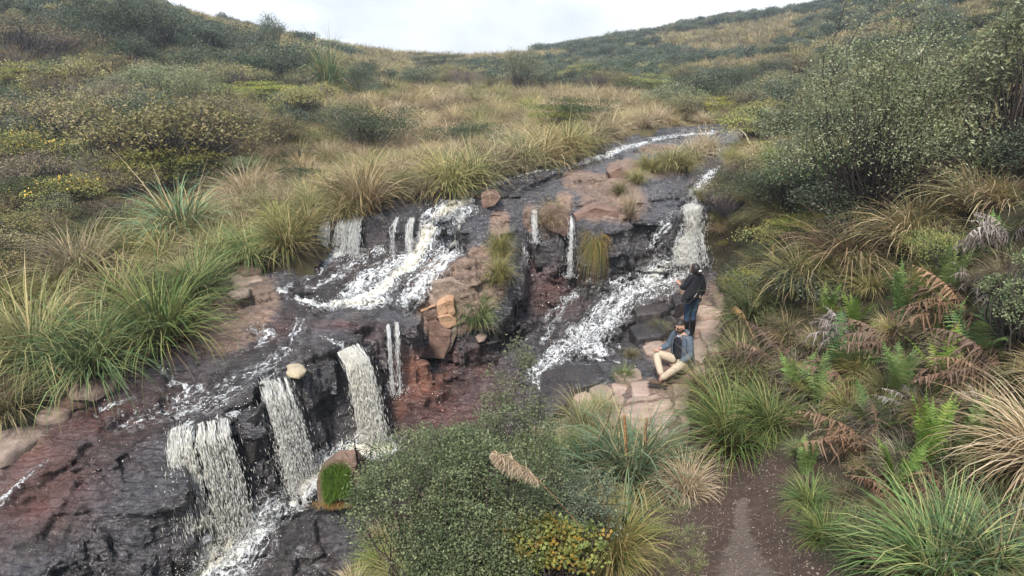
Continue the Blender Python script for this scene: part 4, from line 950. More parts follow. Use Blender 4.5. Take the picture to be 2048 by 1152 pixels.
T_SPIKE = mset('tussock', tuss(STRAW, (.20, .13, .07), 400, .010, 1., (45, 89), (20, 90), .14, 14), 3, 700)
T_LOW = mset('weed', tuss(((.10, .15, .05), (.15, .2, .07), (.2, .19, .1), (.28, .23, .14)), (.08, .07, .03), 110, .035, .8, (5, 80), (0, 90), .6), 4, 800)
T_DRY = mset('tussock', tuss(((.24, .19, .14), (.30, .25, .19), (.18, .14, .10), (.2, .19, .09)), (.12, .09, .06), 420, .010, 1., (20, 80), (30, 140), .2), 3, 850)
DARKL = ((0.04, 0.057, 0.025), (0.06, 0.077, 0.032), (0.078, 0.089, 0.041)); OLIVEL = ((0.18, 0.174, 0.076), (0.231, 0.208, 0.086), (0.136, 0.141, 0.065), (0.265, 0.218, 0.108))
GREYL = ((0.231, 0.241, 0.138), (0.163, 0.191, 0.094), (0.299, 0.298, 0.187), (0.122, 0.146, 0.061)); YELG = ((0.231, 0.245, 0.061), (0.18, 0.212, 0.057), (0.317, 0.281, 0.073)); HEATH = ((0.177, 0.128, 0.08), (0.23, 0.17, 0.097), (0.143, 0.118, 0.072))
BLUEL = ((0.068, 0.089, 0.055), (0.094, 0.113, 0.066), (0.055, 0.072, 0.048), (0.133, 0.145, 0.098))
def shr(cols, ns=7, ncl=230, nl=34, size=.03, asp=.55, flat=.7, rz=.9, cr=.06, tier=0, spiky=0, nt=None, twig=(.10, .08, .075), extra=None, upb=.5, droop=0., thick=.012, low=.15):
    def f(g, nm):
        lf, st = crown(g, ns, ncl, nl, size, asp, cols, flat, 1., rz, cr, upb, low, twig, tier, spiky, droop, nt, thick)
        ps = [lf, st]
        if extra is not None:
            P = lf[0].reshape(-1, 4, 3)[g.integers(0, len(lf[0])//4, extra[0]), 2]; P = P[P[:, 2] > np.median(P[:, 2])*.9]
            ps.append(leaves(P+np.array([0, 0, .02]), extra[1], .9, .8, extra[2], g))
        return pmesh(nm, ps)
    return f
S_OLIVE = mset('shrub', shr(OLIVEL, nt=190, twig=(.13, .105, .10)), 5, 1000)
S_DARK = mset('shrub', shr(DARKL, 8, 240, 34, .031, .4, .5, .8, .075, .16, nt=80, upb=.1), 4, 1100)
S_HEATH = mset('shrub', shr(HEATH+OLIVEL[:1], 8, 190, 30, .027, .4, nt=220, twig=(.13, .11, .11)), 4, 1200)
S_GREY = mset('shrub', shr(GREYL, 7, 190, 30, .036, .5, .9, 1.3, .07, spiky=.35, nt=70), 4, 1300)
S_YEL = mset('shrub', shr(YELG, 7, 190, 34, .03, .5, .5, .7, .08, .14, nt=90, extra=(260, .034, ((.75, .50, .03), (.6, .42, .05)))), 3, 1400)
S_YG = mset('shrub', shr(YELG, 7, 190, 34, .03, .5, .5, .7, .07, .15, nt=90), 3, 1450)
S_BLUE = mset('shrub', shr(BLUEL, 8, 180, 28, .042, .6, .9, 1.1, .09, nt=30), 4, 1500)
F_OLIVE = mset('shrub', shr(OLIVEL, 6, 90, 12, .11, .6, .9, 1., .11, nt=14, thick=.02), 3, 1600)
F_BLUE = mset('shrub', shr(BLUEL, 6, 90, 12, .11, .6, .9, 1.1, .11, nt=10, thick=.02), 4, 1700)
F_DARK = mset('shrub', shr(DARKL, 6, 90, 12, .11, .6, .9, 1., .11, nt=10, thick=.02), 3, 1750)

def frond(g, L=1., npin=17, e0=80, dr=70, az=0., col=(.1, .16, .03), wid=.22, curl=0., roll=0.):
    seg = npin; P = [np.zeros(3)]; T = []; e = math.radians(e0); d = math.radians(dr)
    for k in range(seg):
        t = (k+.5)/seg; a = e-d*t**1.3; v = np.array([math.cos(a)*math.cos(az), math.cos(a)*math.sin(az), math.sin(a)]); T.append(v); P.append(P[-1]+v*L/seg)
    P = np.array(P); S = np.array([-math.sin(az), math.cos(az), roll]); V, F, C = [], [], []
    ks = np.arange(2, seg)
    for sgn in (-1, 1):
        for k in ks:
            t = k/seg; w = wid*L*math.sin(min(1, (t*1.12))*PI)**.7*(1-.45*t)+.01
            D = S*sgn*.85+T[k-1]*.5; D = D/np.linalg.norm(D); dn = np.cross(T[k-1], S)*sgn*0-np.array([0, 0, 1])*(.25+curl)
            nn = 4; cc = np.array(col)*g.uniform(.7, 1.3); o = len(V); dn = dn+g.normal(0, .12+curl*.3, 3); D = D+g.normal(0, .06+curl*.12, 3)
            for j in range(nn+1):
                f0 = j/nn; a = P[k]+D*w*f0+dn*w*f0*f0*(1+curl); q = T[k-1]*(L/seg*.36*(1-f0)**.6*(1.15 if j % 2 else .8)+.001)
                V += [a-q, a+q]; C += [cc*g.uniform(.9, 1.1)]*2
            F += [(o+2*j, o+2*j+1, o+2*j+3, o+2*j+2) for j in range(nn)]
    o = len(V)
    for k in range(seg+1):
        r = .006*L*(1.2-k/seg); V += [P[k]-S*r, P[k]+S*r]; C += [np.array(col)*.8+np.array([.04, .01, 0])]*2
    for k in range(seg): F.append((o+2*k, o+2*k+1, o+2*k+3, o+2*k+2))
    return np.array(V), np.array(F), np.array(C)
def fernset(cols, n, e0, dr, curl=0., wid=.2):
    def f(g, nm):
        return pmesh(nm, [frond(g, g.uniform(.7, 1.1), 26, g.uniform(*e0), g.uniform(*dr), g.uniform(0, 6.28), cols[g.integers(len(cols))], wid, curl, g.normal(0, .3)) for _ in range(n)])
    return f
FE_GREEN = mset('fern', fernset(((.125, .19, .04), (.10, .16, .035), (.17, .22, .05)), 9, (70, 88), (10, 55)), 4, 2000)
FE_DARK = mset('fern', fernset(((.07, .14, .035), (.10, .17, .04)), 8, (50, 85), (20, 70)), 3, 2100)
FE_BROWN = mset('dead_fern', fernset(((.15, .09, .06), (.12, .078, .055), (.20, .12, .078)), 20, (15, 85), (60, 160), .9, .13), 4, 2200)
FE_GREY = mset('dead_fern', fernset(((.19, .16, .145), (.14, .115, .10), (.23, .20, .185)), 20, (15, 85), (60, 160), .9, .13), 4, 2300)

# ---- putting plants in their places
def put(meshes, u, v, h, label, cat='tussock', name=None, group=None, wide=1., dz=0., rz=None, tmin=3.5, k=None):
    """v is the foot of the plant, h its height in photo pixels"""
    p = at(u, v, tmin)
    if p is None: return None
    me = meshes[rnd.randrange(len(meshes)) if k is None else k % len(meshes)]
    zm = getattr(put, 'zc', {}); hh = zm.get(me.name)
    if hh is None:
        z = np.empty(len(me.vertices)*3, np.float32); me.vertices.foreach_get('co', z); hh = max(float(np.percentile(z[2::3], 97)), .42*float(np.percentile(np.hypot(z[0::3], z[1::3]), 97))); zm[me.name] = hh; put.zc = zm
    s = h*p[3]/FPX/hh/.9
    o = obj(name or {'tussock': 'grass_tussock', 'shrub': 'shrub', 'fern': 'fern', 'dead fern': 'dead_fern'}.get(cat, cat), me, None, (p[0], p[1], p[2]-.04+dz), rnd.uniform(0, 6.28) if rz is None else rz, (s*wide, s*wide, s))
    o.rotation_euler.x = rnd.gauss(0, .06); o.rotation_euler.y = rnd.gauss(0, .06)
    return tag(o, label, cat, group)

# shrubs of the left slope
for m, u, v, h, w, lb in [
    (S_YEL, 58, 352, 80, 1.1, 'low bush with yellow flowers at the left edge of the slope'), (S_YEL, 165, 418, 62, 1.1, 'yellow flowering bush between the twiggy shrub and the grass bank'),
    (S_YG, 370, 372, 72, 1.4, 'bright yellow green bush above the big dark drooping tussock'), (S_OLIVE, 330, 345, 118, 1.3, 'largest olive shrub with bare grey twigs on the left slope'),
    (S_OLIVE, 150, 300, 100, 1.2, 'olive shrub just above the yellow flowering bush'), (S_OLIVE, 420, 300, 90, 1.2, 'olive shrub uphill of the bright yellow green bush'),
    (S_OLIVE, 560, 300, 62, .9, 'round pale olive bush in the straw grass of the left slope'), (S_DARK, 735, 305, 80, 1.1, 'dark layered shrub alone in the straw grass, left of centre'),
    (S_DARK, 925, 300, 50, 1.2, 'dark layered shrub above the grassy stream bank'), (S_DARK, 1010, 306, 40, 1.2, 'low dark shrub right of the dark layered one above the bank'),
    (S_DARK, 1150, 262, 58, 1.2, 'dark topped shrub beside the bend of the upper stream'), (S_YG, 1120, 270, 50, .9, 'yellowish shrub left of the dark topped shrub at the upper stream'),
    (S_GREY, 400, 238, 85, .6, 'pale leaved upright bush in the middle of the left slope'), (S_OLIVE, 620, 240, 58, 1.1, 'dome shaped grey green shrub below the pampas clump'),
    (S_GREY, 680, 265, 50, 1.0, 'pale leaved bush left above the lone dark layered shrub'), (S_GREY, 1040, 185, 72, .75, 'whitish grey bush standing out on the middle of the far slope'),
    (S_BLUE, 545, 105, 58, .8, 'dark tree standing up on the left ridge line'), (S_BLUE, 300, 40, 42, .6, 'thin tree poking up on the left ridge near the top edge'),
    (S_DARK, 230, 75, 60, 1.4, 'dark flat topped shrub at the top of the left ridge'), (S_DARK, 330, 95, 66, 1.4, 'dark flat shrub below the thin ridge tree'), (S_BLUE, 430, 115, 62, 1.2, 'bluish shrub on the left ridge between two dark ones'),
    (S_BLUE, 590, 165, 70, 1.2, 'large bluish green shrub left of the pampas clump'), (S_BLUE, 500, 175, 60, 1.2, 'bluish shrub at the foot of the left ridge'), (S_OLIVE, 140, 190, 60, 1.4, 'brown olive shrub high at the left edge'),
    (S_HEATH, 60, 130, 80, 1.4, 'wide brown twiggy shrub in the upper left corner'), (S_HEATH, 240, 230, 60, 1.3, 'brown heath bush in the middle of the left slope'),
    (S_DARK, 130, 165, 40, 1.2, 'dark shrub beneath the brown twiggy one in the upper left'), (S_OLIVE, 300, 250, 60, 1.3, 'olive shrub left of the pale leaved upright bush'),
    (S_YG, 1150, 170, 34, 1.1, 'small rounded yellow green bush at the head of the valley'), (S_YG, 1215, 182, 32, 1.2, 'rounded green bush beside the golden grass patch'), (S_YG, 1305, 190, 36, 1.1, 'domed bush right of the golden grass patch'),
    (S_DARK, 880, 140, 30, 1.4, 'dark shrub left of the whitish grey bush on the far slope'), (S_OLIVE, 900, 170, 34, 1.3, 'olive shrub on the far slope below the dark one'),
    (S_HEATH, 100, 380, 70, 1.3, 'grey brown twig thicket between two yellow flowering bushes'), (S_DARK, 40, 420, 60, 1.4, 'dark green shrub at the left edge above the bank grass'), (S_DARK, 30, 545, 60, 1.1, 'dark green shrub at the left edge among the bank grass'),
    (S_HEATH, 240, 390, 60, 1.2, 'twiggy bush left of the big dark drooping tussock'), (S_DARK, 700, 395, 40, 1.2, 'dark bush behind the straw tussock on the stream bank'), (S_DARK, 620, 375, 45, 1.1, 'dark bush over the left bank above the forked fall'),
    # right bank
    (S_DARK, 1600, 300, 80, 1.1, 'dark shrub behind the left foot of the tall grey bush'), (S_OLIVE, 1640, 360, 70, 1.1, 'olive shrub under the tall grey bush'),
    (S_YG, 1500, 285, 60, 1., 'yellow green mound of shrub at the mouth of the upper stream'), (S_GREY, 1545, 300, 70, .8, 'grey leaved shrub right of the upper stream mouth'),
    (S_YG, 1545, 500, 55, 1.1, 'yellow olive bush on the right bank opposite the cascade'), (S_YG, 1620, 480, 50, 1.1, 'olive yellow bush uphill of the one opposite the cascade'), (S_YG, 1520, 590, 50, .9, 'low yellow olive bush right of the standing person'),
    (S_YG, 1750, 460, 50, 1.1, 'low olive bush beneath the drooping golden tussock'), (S_YG, 1900, 540, 70, .9, 'olive bush behind the tall upright ferns'),
    (S_HEATH, 1450, 430, 70, .9, 'brown twiggy bush overhanging the right-hand cascade'), (S_HEATH, 1480, 380, 60, 1., 'brown thicket above the right-hand cascade'), (S_DARK, 1560, 420, 80, 1.1, 'dark leafy shrub below the tall grey bush'),
    (S_HEATH, 1720, 480, 60, 1.2, 'grey twig tangle under the golden tussock')]:
    put(m, u, v, h, lb, 'shrub', wide=w)
# tussocks with a character of their own
for m, u, v, h, w, lb in [
    (T_BLUE, 372, 478, 92, 1.0, 'big dark green drooping tussock at the foot of the left slope'), (T_STRAW, 730, 424, 88, .75, 'upright straw tussock on the bank above the black ledge'),
    (T_OLIVE, 575, 498, 70, .85, 'yellow green tussock hanging over the water left of the black ledge'), (T_OLIVE, 615, 458, 44, .8, 'olive tussock behind the one hanging over the water'),
    (T_STRAW, 360, 900-560, 50, 1, 'straw tussock below the largest olive shrub'), (T_STRAW, 500, 410, 62, 1.1, 'straw tussock with green heart uphill of the black ledge'),
    (T_OLIVE, 900, 384, 66, .95, 'first streaming tussock of the bank above the main cascade'), (T_OLIVE, 948, 372, 72, .95, 'thick streaming tussock over the head of the main cascade'), (T_STRAW, 990, 352, 64, .9, 'straw streaming tussock right of the thick one over the cascade'),
    (T_OLIVE, 1045, 338, 60, .95, 'green tussock leaning over the stream at mid bank'), (T_STRAW, 1090, 330, 62, .9, 'straw tussock leaning over the stream at mid bank'), (T_OLIVE, 1135, 316, 60, .9, 'green grey tussock at the narrow of the upper stream'),
    (T_STRAW, 1180, 300, 54, .8, 'straw tussock at the narrow of the upper stream'), (T_STRAW, 1215, 282, 50, .8, 'last tall straw tussock before the open upper stream'), (T_STRAW, 850, 392, 44, .9, 'low straw tussock between the bank tussocks and the black ledge'),
    (T_OLIVE, 790, 398, 46, .9, 'olive tussock above the faint trickles of the black ledge'), (T_OLIVE, 690, 432, 44, .9, 'low olive tussock left of the upright straw one'),
    (T_GREEN, 330, 680, 120, .85, 'large green tussock bending over the brown water'), (T_OLIVE, 75, 730, 130, .9, 'large pale green tussock at the left edge of the bank'), (T_GREEN, 190, 740, 110, .9, 'green tussock left of the one bending over the brown water'),
    (T_GREEN, 395, 590, 80, .9, 'green tussock above the tan slab on the left bank'), (T_OLIVE, 250, 620, 90, .9, 'olive tussock in the middle of the left bank'), (T_STRAW, 170, 560, 90, .9, 'straw tussock in the upper part of the left bank'),
    (T_GREEN, 500, 520, 60, .9, 'green tussock beside the lichen covered boulder'), (T_OLIVE, 440, 520, 56, .9, 'olive tussock left of the one beside the lichen covered boulder'), (T_OLIVE, 20, 830, 80, .9, 'olive tussock at the left edge above the flat tan stone'),
    (T_BLUE, 660, 192, 84, .45, 'pale pampas clump with hanging leaves on the left ridge'),
    (T_STRAW, 1100, 448, 46, .55, 'small straw tuft on the brown rock at the cliff top'), (T_SPIKE, 1258, 432, 52, .5, 'grey green tuft with white flower heads at the cliff edge'),
    (T_OLIVE, 1002, 508, 44, .65, 'olive tuft on the steps of the rock rib'), (T_OLIVE, 998, 560, 50, .6, 'green tuft overhanging the alcove below the rib'), (T_GREEN, 955, 650, 62, .6, 'green tuft growing between the orange boulder and the dark floor'),
    (T_GREEN, 1248, 757, 26, .8, 'tiny green tuft in the joint left of the seated man'), (T_OLIVE, 1318, 668, 26, .8, 'small tuft behind the seated man'), (T_OLIVE, 1262, 712, 18, .9, 'tiny tuft at the water edge left of the seated man'),
    (T_OLIVE, 1165, 858, 62, .8, 'straw green tussock between the dark slab and the tan slabs'), (T_OLIVE, 1200, 822, 34, .9, 'low tuft in the joint of the tan slabs'),
    (T_OLIVE, 1300, 342, 34, .9, 'grass tuft on the left end of the rock island'), (T_OLIVE, 1340, 336, 40, .9, 'grass tuft on the middle of the rock island'), (T_STRAW, 1385, 322, 42, .8, 'straw tuft on the right end of the rock island'),
    (T_OLIVE, 1365, 340, 34, .9, 'grass tuft at the front of the rock island'), (T_STRAW, 1412, 310, 42, .7, 'straw tuft where the rock island meets the right bank'), (T_OLIVE, 1275, 362, 24, .9, 'low tuft in front of the rock island'),
    (T_OLIVE, 1238, 384, 22, .9, 'low tuft on the flat slab above the cliff'), (T_OLIVE, 1396, 396, 22, .8, 'mossy tuft on the lip of the right-hand cascade'),
    (T_STRAW, 1372, 988, 74, .75, 'pale straw tuft standing alone beside the path'), (T_GREEN, 1465, 895, 100, 1.0, 'big lush green tussock right of the tan slabs'), (T_OLIVE, 1420, 800, 70, .8, 'straw green tussock right of the seated man'),
    (T_OLIVE, 1480, 760, 80, .8, 'olive tussock uphill of the seated man'), (T_GREEN, 1500, 640, 70, .9, 'green tussock right of the standing person'), (T_GREEN, 1540, 860, 80, .9, 'green tussock behind the big lush one'),
    (T_STRAW, 1830, 480, 76, 1.2, 'long golden tussock streaming down under the tall grey bush'), (T_STRAW, 1960, 420, 80, 1.1, 'golden tussock below the large leaved bush at the right'), (T_STRAW, 1700, 520, 80, 1.2, 'straw tussock in the middle of the right bank'),
    (T_OLIVE, 1600, 570, 70, 1.1, 'olive tussock beside the low yellow bushes of the right bank')]:
    put(m, u, v, h, lb, wide=w)
# ---- ferns of the right bank
k_ = 0
for m, u, v, h, w, lb in [
    (FE_GREEN, 1800, 650, 100, .6, 'tall narrow upright fern in the middle of the right bank'), (FE_GREEN, 1890, 600, 100, .6, 'upright fern right of the tall narrow one'), (FE_GREEN, 1645, 640, 62, .7, 'fern behind the left end of the arching grey dead fern'),
    (FE_GREEN, 1705, 660, 66, .7, 'fern behind the right end of the arching grey dead fern'), (FE_DARK, 1680, 740, 80, .9, 'dark green fern under the arching grey dead fern'), (FE_GREEN, 1870, 700, 90, .6, 'slim fern below the upright pair of ferns'),
    (FE_GREEN, 1580, 800, 80, .8, 'yellow green fern uphill of the lush tussock'), (FE_GREEN, 1640, 820, 84, .7, 'upright fern right of the yellow green one above the lush tussock'), (FE_GREEN, 1790, 790, 84, .8, 'bright fern in front of the brown dead ferns'),
    (FE_GREEN, 1885, 800, 110, .7, 'tall fern right of the bright one in front of the dead ferns'), (FE_GREEN, 1850, 930, 120, .7, 'big fern with curled tip above the arching bottom grass'), (FE_GREEN, 1785, 990, 100, .8, 'broad bright fern just above the arching bottom grass'),
    (FE_GREEN, 1930, 920, 110, .8, 'fern to the right of the curled tip one'), (FE_GREEN, 1975, 500, 60, .8, 'light green fern near the right edge below the golden tussock'), (FE_GREEN, 1608, 950, 66, .8, 'small bright fern at the right side of the path'),
    (FE_DARK, 1960, 720, 90, .9, 'dark fern left of the grey green bush at the right edge'), (FE_GREEN, 1600, 430, 34, 1.2, 'low spreading fern at the foot of the dark leafy shrub'), (FE_GREEN, 1255, 1085, 80, .5, 'upright fern between the bush and the path'),
    (FE_DARK, 1740, 850, 60, .9, 'dark fern among the brown dead ferns of the lower bank'), (FE_GREEN, 1500, 900, 40, .8, 'small fern between the lush tussock and the path')]:
    put(m, u, v, h*1.15, lb, 'fern', wide=w*1.2, tmin=4)
for m, u, v, h, w, lb in [
    (FE_GREY, 1690, 670, 60, 1.3, 'arching grey dead fern over the dark green one'), (FE_BROWN, 1560, 730, 60, 1.5, 'brown dead fern heap above the lush tussock'), (FE_BROWN, 1790, 690, 56, 1.4, 'rusty dead fern between the live upright ferns'),
    (FE_GREY, 1830, 820, 60, 1.4, 'mauve grey dead fern in the middle of the lower bank'), (FE_BROWN, 1750, 900, 64, 1.4, 'brown arching dead fern left of the broad bright fern'), (FE_BROWN, 1930, 640, 66, 1.4, 'brown dead fern hanging left of the grey green bush'),
    (FE_GREY, 1950, 570, 60, 1.2, 'silvery dead fern at the right edge above the brown one'), (FE_BROWN, 1990, 760, 80, 1.3, 'dark brown dead fern at the right edge'), (FE_GREY, 1960, 830, 60, 1.2, 'grey dead fern below the dark brown one at the right edge'),
    (FE_BROWN, 1920, 1060, 90, .9, 'brown dead fern standing in the arching bottom grass'), (FE_GREY, 2020, 480, 80, 1.2, 'silver grey dead fern under the golden tussock at the right edge'), (FE_BROWN, 1800, 1000, 44, 1.5, 'low brown dead fern left of the brown standing one'),
    (FE_GREY, 1530, 850, 50, 1.0, 'grey dead fern right of the lush tussock'), (FE_BROWN, 1640, 480, 36, 1.4, 'brown dead fern below the dark leafy shrub'), (FE_BROWN, 1880, 950, 50, 1.3, 'brown dead fern behind the big curled tip fern'), (FE_BROWN, 1700, 780, 46, 1.3, 'brown dead fern between upright ferns of the lower bank')]:
    put(m, u, v, h*(.8 if m is FE_BROWN else .6), lb, 'dead fern', wide=w*1.0, tmin=4)

# ---- bushes close by, with stems and crown as parts
def bush(label, u, v, h, w, cols, ns, ncl, nl, size, seed, name='bush', foot=None, rz=1., flat=.8, tier=0, twig=(.10, .08, .07), cr=.05, spiky=0, upb=.5, asp=.5, nt=None, droop=0., r_=1., low=.15, group=None, extra=None):
    p = at(u, v) if foot is None else np.array(foot)
    t = np.linalg.norm(p[:3]); s = w*t/FPX/2/.95; hz = h*t/FPX/.95
    g = np.random.default_rng(seed)
    lf, st = crown(g, ns, ncl, nl, size/s, asp, cols, flat, 1., hz/s, cr, upb, low, twig, tier, spiky, droop, nt, .018/s*r_)
    root = empty(name, tuple(p[:3])); tag(root, label, 'bush', group)
    V, F, C = lf
    obj('crown', mesh_np('crown', V*s, F, M_FOL, False, {'col': C}), root)
    V, F, C = st; V = V*s; V[:, 2] -= .03
    obj('stems', mesh_np('stems', V, F, M_FOL, False, {'col': C}), root)
    if extra is not None:
        P = lf[0].reshape(-1, 4, 3)[g.integers(0, len(lf[0])//4, extra[0]), 2]*s
        V, F, C = leaves(P, extra[1], .8, .8, extra[2], g); o = obj('blossom', mesh_np('blossom', V, F, M_FOL, False, {'col': C}), root); o['kind'] = 'stuff'
    return root
FGL = ((.095, .12, .055), (.072, .098, .044), (.135, .16, .08), (.045, .065, .03))
bush('tall grey leaved bush towering over the right bank', 1735, 440, 345, 390, GREYL, 13, 1900, 20, .046, 41, spiky=.85, rz=1.3, flat=1.0, cr=.06, tier=0, nt=200, asp=.42, low=.02)
bush('large leaved pale green bush at the top right edge', 2010, 350, 300, 260, ((.20, .24, .12), (.26, .28, .16), (.15, .19, .09)), 9, 520, 18, .085, 43, spiky=.35, flat=1.1, cr=.08, asp=.3, droop=.5, nt=120)
bush('leafy green bush with big leaves at the foot of the tall grey one', 1690, 430, 120, 170, ((.15, .21, .08), (.11, .17, .07), (.22, .25, .13)), 6, 150, 12, .09, 44, flat=1., cr=.08, asp=.4, nt=50)
bush('dark green leafy bush low between the cascade and the tall grey bush', 1600, 420, 110, 190, ((.055, .085, .045), (.08, .11, .06), (.10, .13, .07)), 7, 260, 16, .055, 45, cr=.07, nt=90)
bush('grey green small leaved bush at the right edge among the dead ferns', 2030, 700, 190, 150, ((.16, .19, .10), (.12, .155, .08), (.19, .21, .12)), 8, 420, 22, .028, 46, cr=.055, nt=160)
# the big foreground bush
fx = py(935, 1120, 5.0); 
bush('big round dark green bush filling the foreground, left of the path', 0, 0, 325, 480, FGL, 16, 4600, 22, .027, 51, foot=(fx[0], 5.1, -5.75), flat=.95, cr=.032, nt=800, r_=.7, low=.3, twig=(.09, .07, .06), asp=.55)
q = py(1090, 1130, 4.7)
bush('orange and yellow leaved bush at the bottom, in front of the big green one', 0, 0, 150, 210, ((.19, .15, .04), (.20, .12, .035), (.14, .15, .045), (.11, .13, .045), (.16, .155, .05), (.12, .125, .04)), 7, 330, 16, .042, 52, foot=(q[0], 4.65, q[2]-.1), cr=.06, nt=140, asp=.62)
q = py(1165, 1100, 5.3)
bush('grey green bush right behind the orange leaved one', 0, 0, 200, 230, ((.13, .155, .10), (.10, .13, .08), (.16, .18, .12)), 7, 420, 18, .026, 53, foot=(q[0]-.1, 5.5, q[2]-.2), cr=.055, nt=200, r_=.6)
def sapling():
    p = np.array([py(1040, 900, 6.3)[0], 6.3, -5.55]); root = empty('sapling', tuple(p)); tag(root, 'slender upright sapling rising behind the big foreground bush', 'sapling')
    g = np.random.default_rng(9); top = py(1035, 700, 6.35)-p
    A = [np.zeros(3)]*3; B = [top, top*.75+np.array([.25, 0, 0]), top*.8+np.array([-.22, .05, 0])]
    st = tubes(np.array(A), np.array(B), .016, .004, g, 8, .03, (.10, .085, .07))
    tips, bs = [], []
    for k in range(85):
        t = g.uniform(.2, 1); c = B[g.integers(0, 3)]*t; r = .10+.36*(1-t)**.8
        a = g.uniform(0, 6.28); tips.append(c+np.array([math.cos(a)*r, math.sin(a)*r, g.uniform(.02, .2)])); bs.append(c)
    tips = np.array(tips); st2 = tubes(np.array(bs), tips, .006, .002, g, 4, .08, (.10, .085, .07))
    P = np.repeat(tips, 70, 0)+g.normal(0, .055, (len(tips)*70, 3)); lf = leaves(P, .034, .5, .6, ((.16, .18, .09), (.20, .21, .11), (.12, .15, .07)), g)
    obj('crown', pmesh('crown', [lf]), root); obj('trunk', pmesh('trunk', [st, st2]), root)
sapling()
def plume(label, pts, r, hair, hl, hc, stem=(.38, .25, .12)):
    """a bent reed stalk with a feathery head; pts (u, v, y)"""
    P = np.array([py(*p) for p in pts]); g = np.random.default_rng(len(pts)+int(pts[0][0]))
    t = np.linspace(0, 1, 40); s = np.linspace(0, 1, len(P)); Q = np.column_stack([np.interp(t, s, P[:, k]) for k in range(3)])
    for _ in range(3): Q[1:-1] = (Q[:-2]+Q[1:-1]*2+Q[2:])/4
    root = empty('reed_plume', tuple(Q[0])); tag(root, label, 'reed')
    V, F, C = tubes(Q[:-1]-Q[0], Q[1:]-Q[0], r, r, g, 1, 0, stem); obj('stalk', mesh_np('stalk', V, F, M_FOL, False, {'col': C}), root)
    if hair:
        k = (g.uniform(.55, 1, hair)*38).astype(int); b = Q[k]-Q[0]; T = Q[k+1]-Q[k]; T /= np.linalg.norm(T, axis=1, keepdims=True)
        D = T*g.uniform(.4, 1, (hair, 1))+g.normal(0, .28, (hair, 3))+np.array([-.1, 0, -.55]); D /= np.linalg.norm(D, axis=1, keepdims=True)
        L = hl*g.uniform(.4, 1, hair)[:, None]*np.sin(np.clip((k-20)/19, .1, .98)*PI)[:, None]**.5
        w = np.cross(D, g.normal(0, 1, (hair, 3))); w = w/np.linalg.norm(w, axis=1, keepdims=True)*.0022
        m = b+D*L*.6+np.array([0, 0, -.01]); e = m+(D+np.array([0, 0, -.5]))*L*.4
        V = np.stack([b-w, b+w, m+w, m-w, e+w*.4, e-w*.4], 1).reshape(-1, 3); i = np.arange(hair)*6
        F = np.concatenate([np.column_stack([i, i+1, i+2, i+3]), np.column_stack([i+3, i+2, i+4, i+5])]); C = np.repeat(np.array(hc)*g.uniform(.75, 1.2, (hair, 1)), 6, 0)
        obj('feathery_head', mesh_np('feathery_head', V, F, M_FOL, False, {'col': C}), root)
plume('long bent reed plume with a feathery head across the foreground bush', [(1190,1085,4.9),(1150,1040,4.7),(1100,985,4.5),(1062,945,4.4),(1020,918,4.35),(986,902,4.3)], .006, 1300, .13, (.48, .36, .26))
plume('pale curved plume arching beside the upper stream mouth', [(1512,325,18),(1500,290,18),(1490,268,18),(1478,258,18),(1466,260,18)], .03, 160, .4, (.5, .45, .33), (.42, .38, .25))
plume('dry yellow stalk standing on the right bank, right of the standing person', [(1549,640,11),(1552,580,11),(1548,530,11),(1546,490,11)], .012, 120, .18, (.42, .33, .14), (.42, .32, .13))
plume('thin dry stalk leaning over the lush tussock', [(1520,700,9.5),(1500,660,9.5),(1485,625,9.5),(1470,612,9.5)], .009, 60, .14, (.5, .33, .14), (.42, .32, .13))
plume('pale broken reed leaf leaning from the striped clump, left one', [(1175,925,7.6),(1195,880,7.5),(1215,840,7.5),(1222,812,7.4)], .016, 0, 0, None, (.50, .38, .20))
plume('pale broken reed leaf rising straight from the striped clump', [(1240,900,7.5),(1238,860,7.5),(1236,835,7.4),(1242,812,7.4)], .016, 0, 0, None, (.52, .42, .24))
plume('orange reed stalk in the middle of the striped clump', [(1255,950,7.4),(1252,900,7.4),(1250,860,7.4),(1248,830,7.4)], .02, 0, 0, None, (.38, .20, .07))
plume('orange reed stalk at the right of the striped clump', [(1285,950,7.4),(1292,900,7.4),(1290,860,7.4),(1294,838,7.4)], .02, 0, 0, None, (.40, .22, .08))
for m, u, v, h, w, lb in [
    (T_BLUE, 1262, 970, 130, .75, 'striped sedge clump with orange stalks behind the tan stones'), (T_BLUE, 1190, 975, 110, .75, 'left half of the sedge clumps beside the big bush'), (T_BLUE, 1310, 950, 90, .7, 'smaller sedge clump next to the pale straw tuft'),
    (T_GREEN, 1880, 1170, 150, .95, 'huge arching grass clump in the bottom right corner'), (T_BLUE, 1990, 1160, 120, .9, 'blue green arching grass right of the huge clump'), (T_GREEN, 1740, 1130, 70, .9, 'green grass clump left of the huge arching one'),
    (T_STRAW, 2100, 930, 125, 1., 'straw tussock drooping in from the right edge'), (T_OLIVE, 1230, 1120, 110, .7, 'brown green grass clump at the bottom beside the grey green bush'), (T_GREEN, 1620, 1010, 50, .9, 'small green grass clump at the right side of the path'),
    (T_GREEN, 1650, 1080, 56, .9, 'low green grass at the right of the path, nearer one')]:
    put(m, u, v, h, lb, wide=w)
